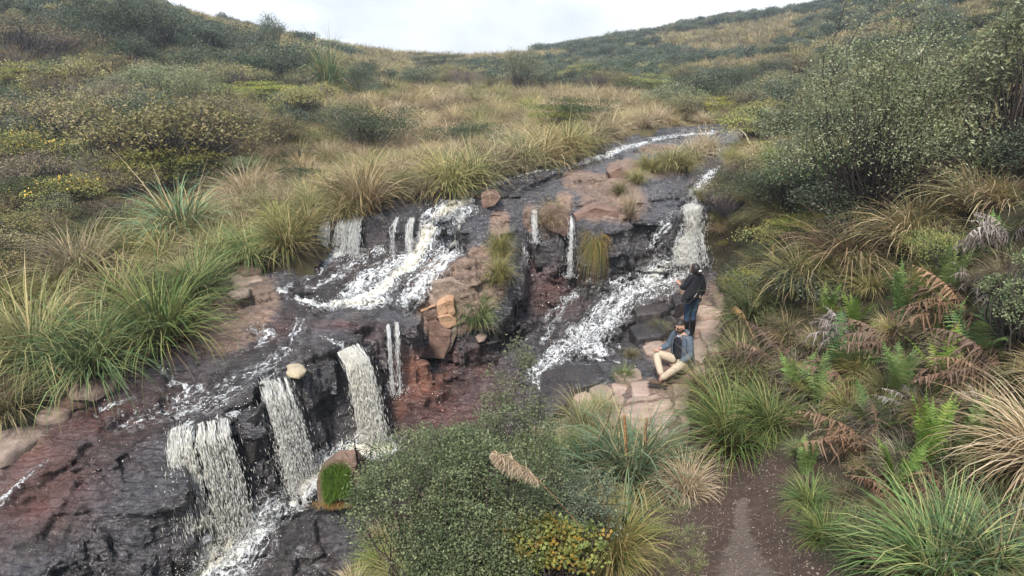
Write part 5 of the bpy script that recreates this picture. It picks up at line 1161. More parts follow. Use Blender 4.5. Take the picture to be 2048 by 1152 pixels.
# ---- moss boulder with driftwood in the lower pool
mb = py(672, 985, 8.15); root = empty('mossy_boulder', tuple(mb)); tag(root, 'boulder in the pool capped with bright green moss grass', 'boulder')
mo = hull_block([(634,1005),(632,965),(645,940),(672,918),(706,916),(728,945),(728,985),(705,1012),(668,1022)], 8.05, 8.7, M_BROWN, root, 'rock', shrink=.6, lift=-.12, base=mb)
def moss_grass():
    g = np.random.default_rng(5); n = 3600
    u = g.uniform(0, 1, n); v = g.uniform(0, 1, n)
    A = py(648, 935, 8.12); B = py(702, 905, 8.25); C_ = py(655, 1000, 7.97); D = py(706, 985, 7.97)
    P = (A*(1-u)[:, None]+B*u[:, None])*(1-v)[:, None]+(C_*(1-u)[:, None]+D*u[:, None])*v[:, None]
    P[:, 1] -= .06+.04*np.sin(v*PI)+g.uniform(0, .03, n); P[:, 2] += .05*np.sin(u*PI); P += (g.uniform(0, 1, n) < .35)[:, None]*np.array([0, 1, 0])*g.uniform(0, .35, n)[:, None]*(v < .3)[:, None]
    V, F, C = blades(n, .13, .008, (10, 85), (60, 140), .001, (.03, .06, .008), ((.075, .15, .015), (.12, .20, .025), (.045, .10, .012)), 4, (-PI/2, .6), 6)
    k = len(V)//n; V = V+np.repeat(P-mb, k, 0)
    obj('moss_grass', mesh_np('moss_grass', V, F, M_FOL, False, {'col': C}), root)['kind'] = 'stuff'
    n = 500; P = P[:n]*1.0; P[:, 2] = py(665, 1005, 8.0)[2]+g.uniform(-.03, .06, n); P[:, 0] = py(665, 1000, 8.0)[0]+g.normal(0, .14, n); P[:, 1] = 7.95
    V, F, C = blades(n, .1, .006, (-30, 50), (40, 90), .001, (.1, .05, .02), ((.3, .15, .05), (.35, .22, .08)), 3, (-PI/2, .6), 7); V = V+np.repeat(P-mb, len(V)//n, 0)
    obj('dry_roots', mesh_np('dry_roots', V, F, M_FOL, False, {'col': C}), root)['kind'] = 'stuff'
moss_grass()
def drift():
    g = np.random.default_rng(12); c = py(715, 930, 8.05); A, B = [], []; tips = [c.copy() for _ in range(9)]
    for k in range(60):
        i = g.integers(0, len(tips)); a = tips[i]; b = a+np.array([g.normal(.03, .1), g.normal(-.01, .06), g.normal(.02, .09)]); A.append(a); B.append(b); tips.append(b)
    for e in [(752,870),(700,880),(735,868),(690,905),(760,905)]: A.append(c); B.append(py(*e, 8.1))
    A = np.array(A)-c; B = np.array(B)-c
    V, F, C = tubes(A, B, .011, .005, g, 4, .15, (.018, .014, .012)); tag(obj('driftwood', mesh_np('driftwood', V, F, M_FOL, False, {'col': C}), None, tuple(c)), 'tangle of black dead branches caught on the mossy boulder', 'driftwood')
drift()
M_HGRASS = M_FOL
put(T_HANG, 1192, 468, 44, 'green grass hanging down the dark cliff with rusty tips', wide=.33, dz=-.08, rz=-1.2)
o_ = put(T_HANG, 1188, 486, 44, 'lower skirt of hanging rusty grass on the dark cliff', wide=.3, dz=-.1, rz=2)

# ------------------------------------------------------------------ cover nobody could count
def gscatter(name, label, meshes, P, S, RZ, tilt=.12, kind='stuff'):
    """P points, S sizes; one object, instances picked from the given meshes"""
    n = len(P); me = bpy.data.meshes.new(name+' points'); me.vertices.add(n); me.vertices.foreach_set('co', np.asarray(P, np.float32).ravel())
    a = me.attributes.new('rot', 'FLOAT_VECTOR', 'POINT'); g = np.random.default_rng(n)
    a.data.foreach_set('vector', np.column_stack([g.normal(0, tilt, n), g.normal(0, tilt, n), RZ]).astype(np.float32).ravel())
    S = np.asarray(S, float); S = np.column_stack([S, S, S]) if S.ndim == 1 else S
    a = me.attributes.new('siz', 'FLOAT_VECTOR', 'POINT'); a.data.foreach_set('vector', S.astype(np.float32).ravel())
    a = me.attributes.new('pick', 'INT', 'POINT'); a.data.foreach_set('value', g.integers(0, len(meshes), n).astype(np.int32))
    o = obj(name, me); ng = bpy.data.node_groups.new(name, 'GeometryNodeTree')
    ng.interface.new_socket('Geometry', in_out='INPUT', socket_type='NodeSocketGeometry'); ng.interface.new_socket('Geometry', in_out='OUTPUT', socket_type='NodeSocketGeometry')
    gi = ng.nodes.new('NodeGroupInput'); go = ng.nodes.new('NodeGroupOutput'); ip = ng.nodes.new('GeometryNodeInstanceOnPoints'); jn = ng.nodes.new('GeometryNodeJoinGeometry')
    for m in meshes:
        po = PROTO.get(m.name)
        if po is None: po = bpy.data.objects.new('proto '+m.name, m); PROTO[m.name] = po
        oi = ng.nodes.new('GeometryNodeObjectInfo'); oi.inputs['Object'].default_value = po; oi.inputs['As Instance'].default_value = True
        ng.links.new(oi.outputs['Geometry'], jn.inputs[0])
    def na(nm, t):
        x = ng.nodes.new('GeometryNodeInputNamedAttribute'); x.data_type = t; x.inputs[0].default_value = nm; return [s for s in x.outputs if s.enabled][0]
    ip.inputs['Pick Instance'].default_value = True
    ng.links.new(gi.outputs[0], ip.inputs['Points']); ng.links.new(jn.outputs[0], ip.inputs['Instance']); ng.links.new(na('pick', 'INT'), ip.inputs['Instance Index'])
    ng.links.new(na('rot', 'FLOAT_VECTOR'), ip.inputs['Rotation']); ng.links.new(na('siz', 'FLOAT_VECTOR'), ip.inputs['Scale']); ng.links.new(ip.outputs[0], go.inputs[0])
    md = o.modifiers.new('scatter', 'NODES'); md.node_group = ng
    return tag(o, label, None, None, kind)
PROTO = {}
def poly_field(x, y, pts, ):
    r = np.zeros(np.shape(x))
    for u, v, ru, rv, i in pts:
        p = at(u, v); 
        if p is None: continue
        f = p[3]/FPX; vv = abs(ray(u, v)[2]); el = max(.07, vv)
        r = np.maximum(r, i*np.exp(-(((x-p[0])/(ru*f))**2+((y-p[1])/(rv*f/el))**2)))
    return r
SHR = [(330,290,280,90,1),(60,200,160,140,1),(400,110,260,60,1),(100,370,200,70,.9),(600,170,150,50,.9),(900,165,150,40,.7),(740,290,60,30,.8),(1300,125,260,60,.9),(1450,200,220,60,1),(1600,330,170,110,1),(1600,150,200,80,.9),
       (1900,90,250,100,.9),(1150,150,120,30,.8),(560,250,120,30,.5),(1500,470,80,60,.6),(30,500,60,60,.8),(1420,120,200,60,.8),(1250,160,200,40,.9)]
GOLD = [(1200,215,130,26,1.5),(850,240,200,60,.65),(1000,290,150,40,.6),(520,400,110,60,1),(700,350,150,50,.5),(1250,240,120,25,1.2),(760,140,120,20,.8),(1500,140,90,16,.7),(480,330,80,50,.8)]
PATHP = [(*at(u, v)[:2], w) for u, v, w in ((1395,915,.4),(1440,950,.65),(1465,1010,.85),(1490,1080,.9),(1500,1150,.95))]+[(1.9, 3, .9), (1.2, 1.5, .5)]
def path_d(x, y):
    d = np.full(np.shape(x), 9.)
    for (ax, ay, aw), (bx, by, bw) in zip(PATHP[:-1], PATHP[1:]):
        ex, ey = bx-ax, by-ay; t = np.clip(((x-ax)*ex+(y-ay)*ey)/(ex*ex+ey*ey), 0, 1); d = np.minimum(d, np.hypot(x-ax-t*ex, y-ay-t*ey)-(aw+(bw-aw)*t))
    return d
def cand(n, r0, r1, seed, th=54):
    g = np.random.default_rng(seed); r = r0*(r1/r0)**np.sqrt(g.uniform(0, 1, n)) if r1/r0 < 3 else np.exp(g.uniform(math.log(r0), math.log(r1), n))
    a = np.radians(g.uniform(-th, th, n)); x = r*np.sin(a); y = r*np.cos(a)
    s = zone_sd(x, y); ok = (s < -.12) & (path_d(x, y) > .05)
    return x[ok], y[ok], r[ok], s[ok], g
def thin(x, y, d):
    """drop points nearer than d (array) to an earlier one"""
    keep = []; cell = {}; 
    for i in range(len(x)):
        c = d[i]; q = 4.0; gx, gy = int(x[i]//q), int(y[i]//q); ok = True
        for a in (-1, 0, 1):
            for b in (-1, 0, 1):
                for j in cell.get((gx+a, gy+b), ()):
                    if (x[j]-x[i])**2+(y[j]-y[i])**2 < c*c: ok = False; break
                if not ok: break
            if not ok: break
        if ok: keep.append(i); cell.setdefault((gx, gy), []).append(i)
    return np.array(keep, int)
def zs_(x, y): return soil_h(x, y)-.03
# near grass of both banks
x, y, r, s, g = cand(9000, 4.6, 17, 21, 58)
k = thin(x, y, .20+.022*r); x, y, r, s = x[k], y[k], r[k], s[k]
sh = poly_field(x, y, SHR); gd = poly_field(x, y, GOLD); nn = fbm(x, y, 2.5, 91)
right = x > 1.8+.22*np.maximum(y-9, 0)*.5
fgb = np.hypot((x+.5)/1.5, (y-5.0)/1.3) < 1
m = ~fgb; x, y, r, s, sh, gd, nn, right = [q[m] for q in (x, y, r, s, sh, gd, nn, right)]
R_ = np.random.default_rng(77); pick = R_.uniform(0, 1, len(x)); sz = R_.uniform(.42, .85, len(x))*np.clip(.55+r/20, .6, 1.3)
sz *= np.where(path_d(x, y) < .5, .45, 1)*np.where(s > -.5, .85, 1)
def emit(nm, lb, ms, m, k=1.): gscatter(nm, lb, ms, np.column_stack([x, y, zs_(x, y)])[m], (sz*k)[m], R_.uniform(0, 6.28, m.sum()))
L_ = ~right
emit('bank_grass', 'green grass covering the left bank', T_GREEN, L_ & (pick < .38) & (r < 14)); emit('bank_grass', 'olive grass mixed through the left bank', T_OLIVE, L_ & (pick >= .38) & (pick < .75) | L_ & (pick < .38) & (r >= 14))
emit('bank_grass', 'straw grass mixed through the left bank', T_STRAW, L_ & (pick >= .75))
emit('bank_grass', 'green grass of the right bank', T_OLIVE+T_GREEN[:1], right & (pick < .38), .85); emit('bank_grass', 'straw grass of the right bank', T_STRAW[:2]+T_DRY, right & (pick > .66), .8)
emit('dead_fern_cover', 'brown and grey fern litter on the right bank', FE_BROWN[:2]+FE_GREY[:2], right & (pick > .40) & (pick <= .52), .42)
emit('fern_cover', 'small green ferns through the right bank', FE_GREEN[:2]+FE_DARK[:1], right & (pick > .52) & (pick <= .66), .5)
emit('shrub_cover', 'low twiggy undergrowth of the right bank', S_OLIVE[:1]+S_HEATH[:1]+S_YG[:1]+S_DARK[:1], right & (pick > .80) & (path_d(x, y) > .3), .55)
# small weeds everywhere near
x, y, r, s, g = cand(5200, 3.6, 15, 23, 60)
k = thin(x, y, .10+.016*r); x, y, r, s = x[k], y[k], r[k], s[k]; sz = np.random.default_rng(3).uniform(.16, .36, len(x)); R_ = np.random.default_rng(5)
sz *= np.where(path_d(x, y) < .35, .5, 1)
emit('weed_cover', 'small leafy weeds and grass between the tussocks', T_LOW, np.ones(len(x), bool)); 
# grass turf left of the path
xx, yy = R_.uniform(.7, 2.3, 420), R_.uniform(4., 7.2, 420); m = (path_d(xx, yy) > -.55) & (zone_sd(xx, yy) < -.1) & (fbm(xx, yy, .5, 8) > -.15)
gscatter('turf', 'thin short turf beside the path', T_LOW, np.column_stack([xx, yy, zs_(xx, yy)])[m], R_.uniform(.06, .13, m.sum()), R_.uniform(0, 6, m.sum()))
# slopes 15 to 45 m
x, y, r, s, g = cand(9000, 15, 48, 25, 50)
k = thin(x, y, .016*r+.15); x, y, r, s = x[k], y[k], r[k], s[k]
sh = poly_field(x, y, SHR); gd = poly_field(x, y, GOLD); nn = fbm(x, y, 6, 95); isS = (sh*1.1-gd*.8+nn*.85-.30 > 0)
R_ = np.random.default_rng(78); pick = R_.uniform(0, 1, len(x)); sz = R_.uniform(.55, 1.0, len(x))*np.clip(.6+r/45, .8, 1.4)
emit('slope_grass', 'straw tussock grass of the slopes', T_STRAW, ~isS & ((pick < .55) | (gd > .5))); emit('slope_grass', 'olive tussock grass of the slopes', T_OLIVE, ~isS & (pick >= .55) & (gd <= .5)); emit('slope_grass', 'low grass under the shrubs of the slopes', T_OLIVE[:2]+T_STRAW[:1], isS, .7)
# shrubs of the slopes: things, up to a number
x, y, r, s, g = cand(5000, 11, 48, 27, 50)
k = thin(x, y, .035*r+.35); x, y, r, s = x[k], y[k], r[k], s[k]
sh = poly_field(x, y, SHR); gd = poly_field(x, y, GOLD); nn = fbm(x, y, 6, 95); isS = (sh*1.1-gd*.8+nn*.85-.30 > 0) & (s < -.8)
x, y, r = x[isS], y[isS], r[isS]; zz = soil_h(x, y)
ordr = np.argsort(r); cnt = 0; far_pts = []
for i in ordr:
    left = x[i] < 0; q = rnd.random(); S = rnd.uniform(.6, 1.15)*min(1.7, .55+r[i]/28)
    if cnt < 195:
        ms, what = [(S_OLIVE, 'olive'), (S_HEATH, 'brown twiggy'), (S_DARK, 'dark green'), (S_BLUE, 'bluish green'), (S_GREY, 'pale grey leaved'), (S_YG, 'yellow green')][(0 if q < .36 else 1 if q < .5 else 2 if q < .68 else 3 if q < .82 else 4 if q < .92 else 5)]
        o = obj('shrub', ms[rnd.randrange(len(ms))], None, (x[i], y[i], zz[i]-.05), rnd.uniform(0, 6.28), (S*rnd.uniform(.9, 1.3), S*rnd.uniform(.9, 1.3), S*rnd.uniform(.7, 1.05)))
        side = 'left slope' if left else 'right slope'; tag(o, f'{what} shrub in the scrub of the {side}', 'shrub', f'{what} shrubs of the {side}'); cnt += 1
    else: far_pts.append((x[i], y[i], zz[i]-.05, S))
if far_pts:
    fp = np.array(far_pts); gscatter('scrub', 'scrub thicket farther up the slopes', S_OLIVE[:2]+S_BLUE[:2]+S_DARK[:2]+S_HEATH[:1], fp[:, :3], fp[:, 3], R.uniform(0, 6.28, len(fp)))
# far hills
x, y, r, s, g = cand(26000, 44, 185, 29, 48)
k = thin(x, y, .0085*r); x, y, r, s = x[k], y[k], r[k], s[k]
nn = fbm(x, y, 26, 97)+.5*fbm(x, y, 8, 98); gd = poly_field(x, y, GOLD); sh = poly_field(x, y, SHR[7:8]+SHR[10:13]+SHR[16:]); v = nn*.8+sh*.5-gd*.5-.12
R_ = np.random.default_rng(79); pick = R_.uniform(0, 1, len(x)); sz = R_.uniform(.7, 1.25, len(x))*np.clip(.5+r/75, 1, 2.4)
z_ = soil_h(x, y); 
m = v > 0; m1 = m & (pick < .6); m2 = m & (pick >= .6) & (pick < .85); m3 = m & (pick >= .85)
for ms, mm, lb in ((F_BLUE, m1, 'bluish scrub on the far hills'), (F_DARK, m2, 'dark scrub on the far hills'), (F_OLIVE+S_GREY[:1], m3, 'olive scrub on the far hills')):
    gscatter('hill_scrub', lb, ms, np.column_stack([x, y, z_-.1])[mm], sz[mm]*.68, R_.uniform(0, 6, mm.sum()))
gscatter('hill_grass', 'straw grass on the far hills', T_FAR, np.column_stack([x, y, z_-.05])[~m], sz[~m]*.62, R_.uniform(0, 6, (~m).sum()))

# litter on the path
def litter():
    g = np.random.default_rng(31); n = 5200; x = g.uniform(.9, 4.2, n); y = g.uniform(3.6, 8.2, n); m = path_d(x, y) < .2+.3*g.uniform(0, 1, n); x, y = x[m], y[m]; n = len(x)
    P = np.column_stack([x, y, soil_h(x, y)+.006]); a = g.uniform(0, 6.28, n); L = g.uniform(.01, .07, n)**1.0*np.where(g.uniform(0, 1, n) < .12, 2.5, 1)
    D = np.column_stack([np.cos(a), np.sin(a), g.normal(0, .12, n)]); S = np.column_stack([-np.sin(a), np.cos(a), np.zeros(n)])*g.uniform(.0012, .0035, n)[:, None]
    b = P+D*L[:, None]; V = np.stack([P-S, P+S, b+S*.5, b-S*.5], 1).reshape(-1, 3); i = np.arange(n)*4
    c = np.array([(.22, .16, .11), (.13, .085, .06), (.28, .23, .17), (.07, .05, .04), (.10, .07, .05)])[g.integers(0, 5, n)]
    tag(obj('litter', mesh_np('litter', V, np.column_stack([i, i+1, i+2, i+3]), M_FOL, False, {'col': np.repeat(c, 4, 0)})), 'dry straw and leaf litter scattered over the path', kind='stuff')
    n = 2600; x = g.uniform(.9, 4.2, n); y = g.uniform(3.6, 8.2, n); m = path_d(x, y) < .2; x, y = x[m], y[m]; P = np.column_stack([x, y, soil_h(x, y)+.002]); s = g.uniform(.003, .012, len(x))**1.0*np.where(g.uniform(0, 1, len(x)) < .03, 2.2, 1)
    V, F, c = drops(P, g.normal(0, 1, P.shape), s, s*.9, np.zeros(len(x)))
    tag(obj('gravel', mesh_np('gravel', V, F, M_TAN)), 'grit and crumbs of stone on the path', kind='stuff')
litter()
# ------------------------------------------------------------------ people
def skin(name, pts, edges, mat, parent=None, sub=2, squash=None):
    """one continuous surface grown round a skeleton; pts: [(x,y,z,r)] or (x,y,z,rx,ry)"""
    me = bpy.data.meshes.new(name+' bones'); me.from_pydata([p[:3] for p in pts], edges, [])
    o = bpy.data.objects.new('tmp', me); COL.objects.link(o)
    m = o.modifiers.new('s', 'SKIN'); m.use_smooth_shade = True; m.branch_smoothing = .3
    for i, p in enumerate(pts):
        sv = me.skin_vertices[0].data[i]; sv.radius = (p[3], p[4] if len(p) > 4 else p[3]); sv.use_root = (i == 0)
    s = o.modifiers.new('u', 'SUBSURF'); s.levels = sub; s.render_levels = sub
    dg = bpy.context.evaluated_depsgraph_get(); ev = o.evaluated_get(dg)
    r = bpy.data.meshes.new_from_object(ev); r.name = name
    bpy.data.objects.remove(o); bpy.data.meshes.remove(me)
    r.materials.clear(); r.materials.append(mat)
    for p in r.polygons: p.use_smooth = True
    return r
def ball(c, rx, ry, rz, n=20, fn=None):
    th = np.linspace(0, PI, n); ph = np.linspace(0, 2*PI, 2*n, endpoint=False); T, Pp = np.meshgrid(th, ph, indexing='ij')
    D = np.stack([np.sin(T)*np.cos(Pp), np.sin(T)*np.sin(Pp), np.cos(T)], -1).reshape(-1, 3)
    V = D*np.array([rx, ry, rz])
    if fn is not None: V = fn(V, D)
    m = 2*n; i, j = np.meshgrid(np.arange(n-1), np.arange(m), indexing='ij'); a = (i*m+j).ravel(); b = (i*m+(j+1) % m).ravel()
    return V+np.array(c), np.column_stack([a, a+m, b+m, b])
def merge(name, parts, mat):
    V, F, off = [], [], 0
    for v, f in parts: V.append(v); F.append(f+off); off += len(v)
    return mesh_np(name, np.concatenate(V), F, mat, True)
def me_parts(me):
    v = np.empty(len(me.vertices)*3, np.float32); me.vertices.foreach_get('co', v)
    return v.reshape(-1, 3), np.array([tuple(p.vertices) for p in me.polygons if len(p.vertices) == 4])
def face_fn(V, D):
    V = V.copy(); f = np.clip(D[:, 1], 0, 1); x, y, z = D.T
    V[:, 1] += .022*np.exp(-((x/.16)**2+((z+.12)/.22)**2))*(f > .5)            # nose
    V[:, 1] -= .008*np.exp(-(((np.abs(x)-.36)/.16)**2+((z-.06)/.12)**2))*(f > .5)  # sockets
    V[:, 1] += .006*np.exp(-((x/.3)**2+((z+.52)/.08)**2))*(f > .3)+.006*np.exp(-((x/.25)**2+((z+.75)/.12)**2))*(f > .2)
    V[:, 0] *= 1-.22*np.clip(-z, 0, 1); V[:, 1] -= .012*np.clip(-z, 0, 1)*(y < 0)*-1
    return V
def head(c, tilt=0., yaw=0., s=1.):
    v, f = ball((0, 0, 0), .076*s, .094*s, .117*s, 26, face_fn); P = [(v, f)]
    for sx in (-1, 1): P.append(ball((sx*.077*s, -.005, -.01), .012, .022, .032, 8))
    R3 = Euler((tilt, 0, yaw)).to_matrix(); R3 = np.array(R3)
    return [(v@R3.T+np.array(c), f) for v, f in P], R3
def finger_hand(w, d, side, s=1., curl=.5):
    """palm, four fingers and a thumb running on from the wrist w in direction d"""
    w = np.array(w, float); d = np.array(d, float); d /= np.linalg.norm(d); up = np.array([0, 0, 1.]) if abs(d[2]) < .8 else np.array([0, 1., 0])
    sd_ = np.cross(d, up)*side; sd_ /= np.linalg.norm(sd_); dn = np.cross(d, sd_)*side*-1
    out = []
    palm = [(*(w), .022, .016), (*(w+d*.045*s), .030, .014), (*(w+d*.085*s), .034, .012)]
    out.append((palm, [(0, 1), (1, 2)]))
    for k, L in enumerate((.068, .078, .072, .056)):
        b = w+d*.08*s+sd_*(k-1.5)*.019*s; b2 = b+d*L*.45+dn*L*.12*curl; b3 = b2+d*L*.3+dn*L*.35*curl; b4 = b3+d*L*.12+dn*L*.35*curl
        out.append(([(*(b-d*.02), .0095), (*b2, .0085), (*b3, .008), (*b4, .0065)], [(0, 1), (1, 2), (2, 3)]))
    b = w+d*.03*s-sd_*.022*s; out.append(([(*b, .012), (*(b+d*.03-sd_*.022), .010), (*(b+d*.058-sd_*.03), .008)], [(0, 1), (1, 2)]))
    return out
M_SKIN = simple('skin', (.40, .235, .165), .5); M_HAIR = simple('dark hair', (.012, .009, .008), .45, (.03, .022, .018), .4, .3, 120.)
M_BLACK = simple('black knit', (.008, .008, .010), .85, (.018, .018, .022), .2, .3, 160.); M_DENIM = simple('dark blue denim', (.022, .045, .085), .8, (.04, .07, .12), .2, .2, 90.)
M_LEATHER = simple('black leather', (.008, .008, .008), .35); M_KHAKI = simple('beige trousers', (.42, .34, .25), .85, (.50, .42, .32), .2, .25, 40.)
M_JACKET = simple('slate blue jacket', (.06, .08, .105), .7, (.09, .115, .145), .3, .4, 25.); M_SHOE = simple('brown shoe leather', (.06, .035, .026), .6, (.10, .06, .042), .3, .2, 60.)
M_SOLE = simple('shoe sole', (.03, .03, .035), .8); M_WHITE = simple('white clip', (.8, .8, .8), .4); M_GLASS = simple('dark lenses', (.006, .006, .007), .12); M_METAL = simple('bag metal', (.5, .48, .42), .3)
M_SHIRT = simple('dark shirt', (.012, .013, .020), .85); M_COLLAR = simple('blue grey collar', (.25, .32, .40), .8)
def clean(P): return [(v, f) for v, f in P]
def person_parts(chains, mat, name, extra=()):
    P = []
    for k, (pts, ed) in enumerate(chains): P.append(me_parts(skin('limb', pts, ed, mat, sub=2 if k == 0 else 1)))
    return merge(name, P+list(extra), mat)
def standing():
    g = at(1377, 683); rz = math.radians(28)     # faces away, turned to the falls on the left
    root = empty('person', (g[0], g[1], g[2]+.10), rz); root.scale = (1.0,)*3
    tag(root, 'standing person in black top, jeans and tall black boots, seen from behind on the slabs', 'person')
    hp, R3 = head((-.01, .03, 1.475), -.12, .25, .92)
    body = [([(0, 0, .90, .13, .10), (0, 0, 1.08, .105, .085), (0, .0, 1.24, .13, .09), (0, -.005, 1.345, .07, .06), (0, .01, 1.41, .045, .045),
              (.085, 0, .84, .085, .085), (.085, .03, .47, .055, .055), (.08, -.01, .09, .035, .035), (-.085, 0, .84, .085, .085), (-.075, .05, .47, .055, .055), (-.07, .02, .09, .035, .035),
              (.155, -.01, 1.32, .045, .045), (.22, -.03, 1.07, .036, .036), (.245, .02, .85, .024, .024), (-.155, -.01, 1.32, .045, .045), (-.235, .03, 1.10, .036, .036), (-.19, .20, 1.12, .024, .024)],
             [(0, 1), (1, 2), (2, 3), (3, 4), (0, 5), (5, 6), (6, 7), (0, 8), (8, 9), (9, 10), (3, 11), (11, 12), (12, 13), (3, 14), (14, 15), (15, 16)])]
    body += finger_hand((.245, .025, .835), (.03, .15, -1), 1)+finger_hand((-.186, .212, 1.124), (.2, 1, .35), -1)
    obj('body', person_parts(body, M_SKIN, 'body', hp), root)
    obj('jeans', skin('jeans', [(0, 0, .93, .145, .118), (0, 0, .86, .15, .125), (.085, 0, .78, .098, .098), (.083, .02, .62, .082, .082), (.083, .035, .46, .064, .064), (.08, .02, .34, .055, .055),
         (-.085, .01, .78, .098, .098), (-.08, .03, .62, .082, .082), (-.076, .05, .46, .064, .064), (-.073, .035, .34, .055, .055)], [(0, 1), (1, 2), (2, 3), (3, 4), (4, 5), (1, 6), (6, 7), (7, 8), (8, 9)], M_DENIM), root)
    for s, y0 in ((1, 0), (-1, .025)):
        b = skin('boot', [(s*.08, y0+.025, .42, .066), (s*.08, y0+.01, .30, .064), (s*.077, y0-.005, .16, .05), (s*.077, y0-.01, .075, .05), (s*.08, y0+.06, .045, .042), (s*.083, y0+.15, .035, .034)], [(0, 1), (1, 2), (2, 3), (3, 4), (4, 5)], M_LEATHER)
        bo_ = obj('boot', b, root); v, f = ball((s*.08, y0+.05, .0), .048, .135, .018, 10); obj('sole', mesh_np('sole', v, f, M_SOLE, True), bo_)
    top = skin('jumper', [(0, 0, 1.0, .155, .125), (0, 0, 1.15, .135, .11), (0, 0, 1.27, .15, .105), (0, -.005, 1.36, .09, .075), (0, 0, 1.405, .055, .055), (.15, -.01, 1.33, .065, .065), (.222, -.03, 1.07, .066, .066), (.248, .01, .90, .048, .048),
         (-.15, -.01, 1.33, .065, .065), (-.238, .03, 1.11, .066, .066), (-.20, .16, 1.115, .052, .052)], [(0, 1), (1, 2), (2, 3), (3, 4), (3, 5), (5, 6), (6, 7), (3, 8), (8, 9), (9, 10)], M_BLACK)
    tp = obj('jumper', top, root)
    # the wide cape-like back that swings out to the left
    U, Vv = np.meshgrid(np.linspace(0, 1, 22), np.linspace(0, 1, 16), indexing='ij')
    ang = np.radians(200+150*U-10); ang = PI*1.0+U*PI*.95
    rad = .14+.05*Vv+.15*Vv**1.5*np.exp(-((U-.12)/.2)**2); hem = .50-.09*U+.05*np.sin(U*9)
    X = np.cos(ang)*rad*1.12; Y_ = np.sin(ang)*rad*.82; Zz = 1.38-hem*Vv+.008*np.sin(U*25)*Vv; X = X*(1-.35*(1-Vv)**3); 
    q = np.stack([X, Y_, Zz], -1).reshape(-1, 3); inner = q*np.array([.93, .93, 1]); i, j = np.meshgrid(np.arange(21), np.arange(15), indexing='ij'); a = (i*16+j).ravel()
    F = np.column_stack([a, a+1, a+17, a+16]); n = len(q)
    hemi = np.arange(21)*16+15; F2 = np.column_stack([hemi, hemi+16, hemi+16+n, hemi+n])
    obj('cape', mesh_np('cape', np.vstack([q, inner]), np.vstack([F, F[:, ::-1]+n, F2]), M_BLACK, True), root)
    def hair(V, D):
        return V*(1+.05*vn3(D*3, .5, 3)[:, None])
    h, f = ball((-.01, .012, 1.492), .083, .098, .118, 18, hair); 
    k = (h[:, 1] < .06) | (h[:, 2] > 1.55); fm = k[f].all(1); hr = obj('hair', mesh_np('hair', h, f[fm], M_HAIR, True), root)
    v, f = ball((-.002, -.105, 1.45), .048, .042, .05, 12, hair); obj('bun', mesh_np('bun', v, f, M_HAIR, True), hr)
    v, f = ball((.0, -.118, 1.487), .042, .02, .014, 10, hair); obj('hair_clip', mesh_np('hair_clip', v, f, M_WHITE, True), hr)
    bv, bf = ball((-.20, -.11, .92), .10, .045, .075, 12, lambda V, D: np.sign(V)*np.abs(D)**.45*np.array([.10, .04, .075]))
    bag = obj('shoulder_bag', mesh_np('shoulder_bag', bv, bf, M_LEATHER, True), root)
    g_ = np.random.default_rng(1); v, f, c = tubes(np.array([[-.12, -.155, .98], [-.04, -.15, 1.08]]), np.array([[-.04, -.15, 1.08], [.12, -.10, 1.34]]), .011, .011, g_, 3, 0)
    obj('strap', mesh_np('strap', v, f, M_METAL if False else M_LEATHER, True), bag)
    v, f, c = tubes(np.array([[-.13, -.165, .97]]), np.array([[-.075, -.168, 1.045]]), .008, .008, g_, 2, 0); obj('chain', mesh_np('chain', v, f, M_METAL, True), bag)
standing()
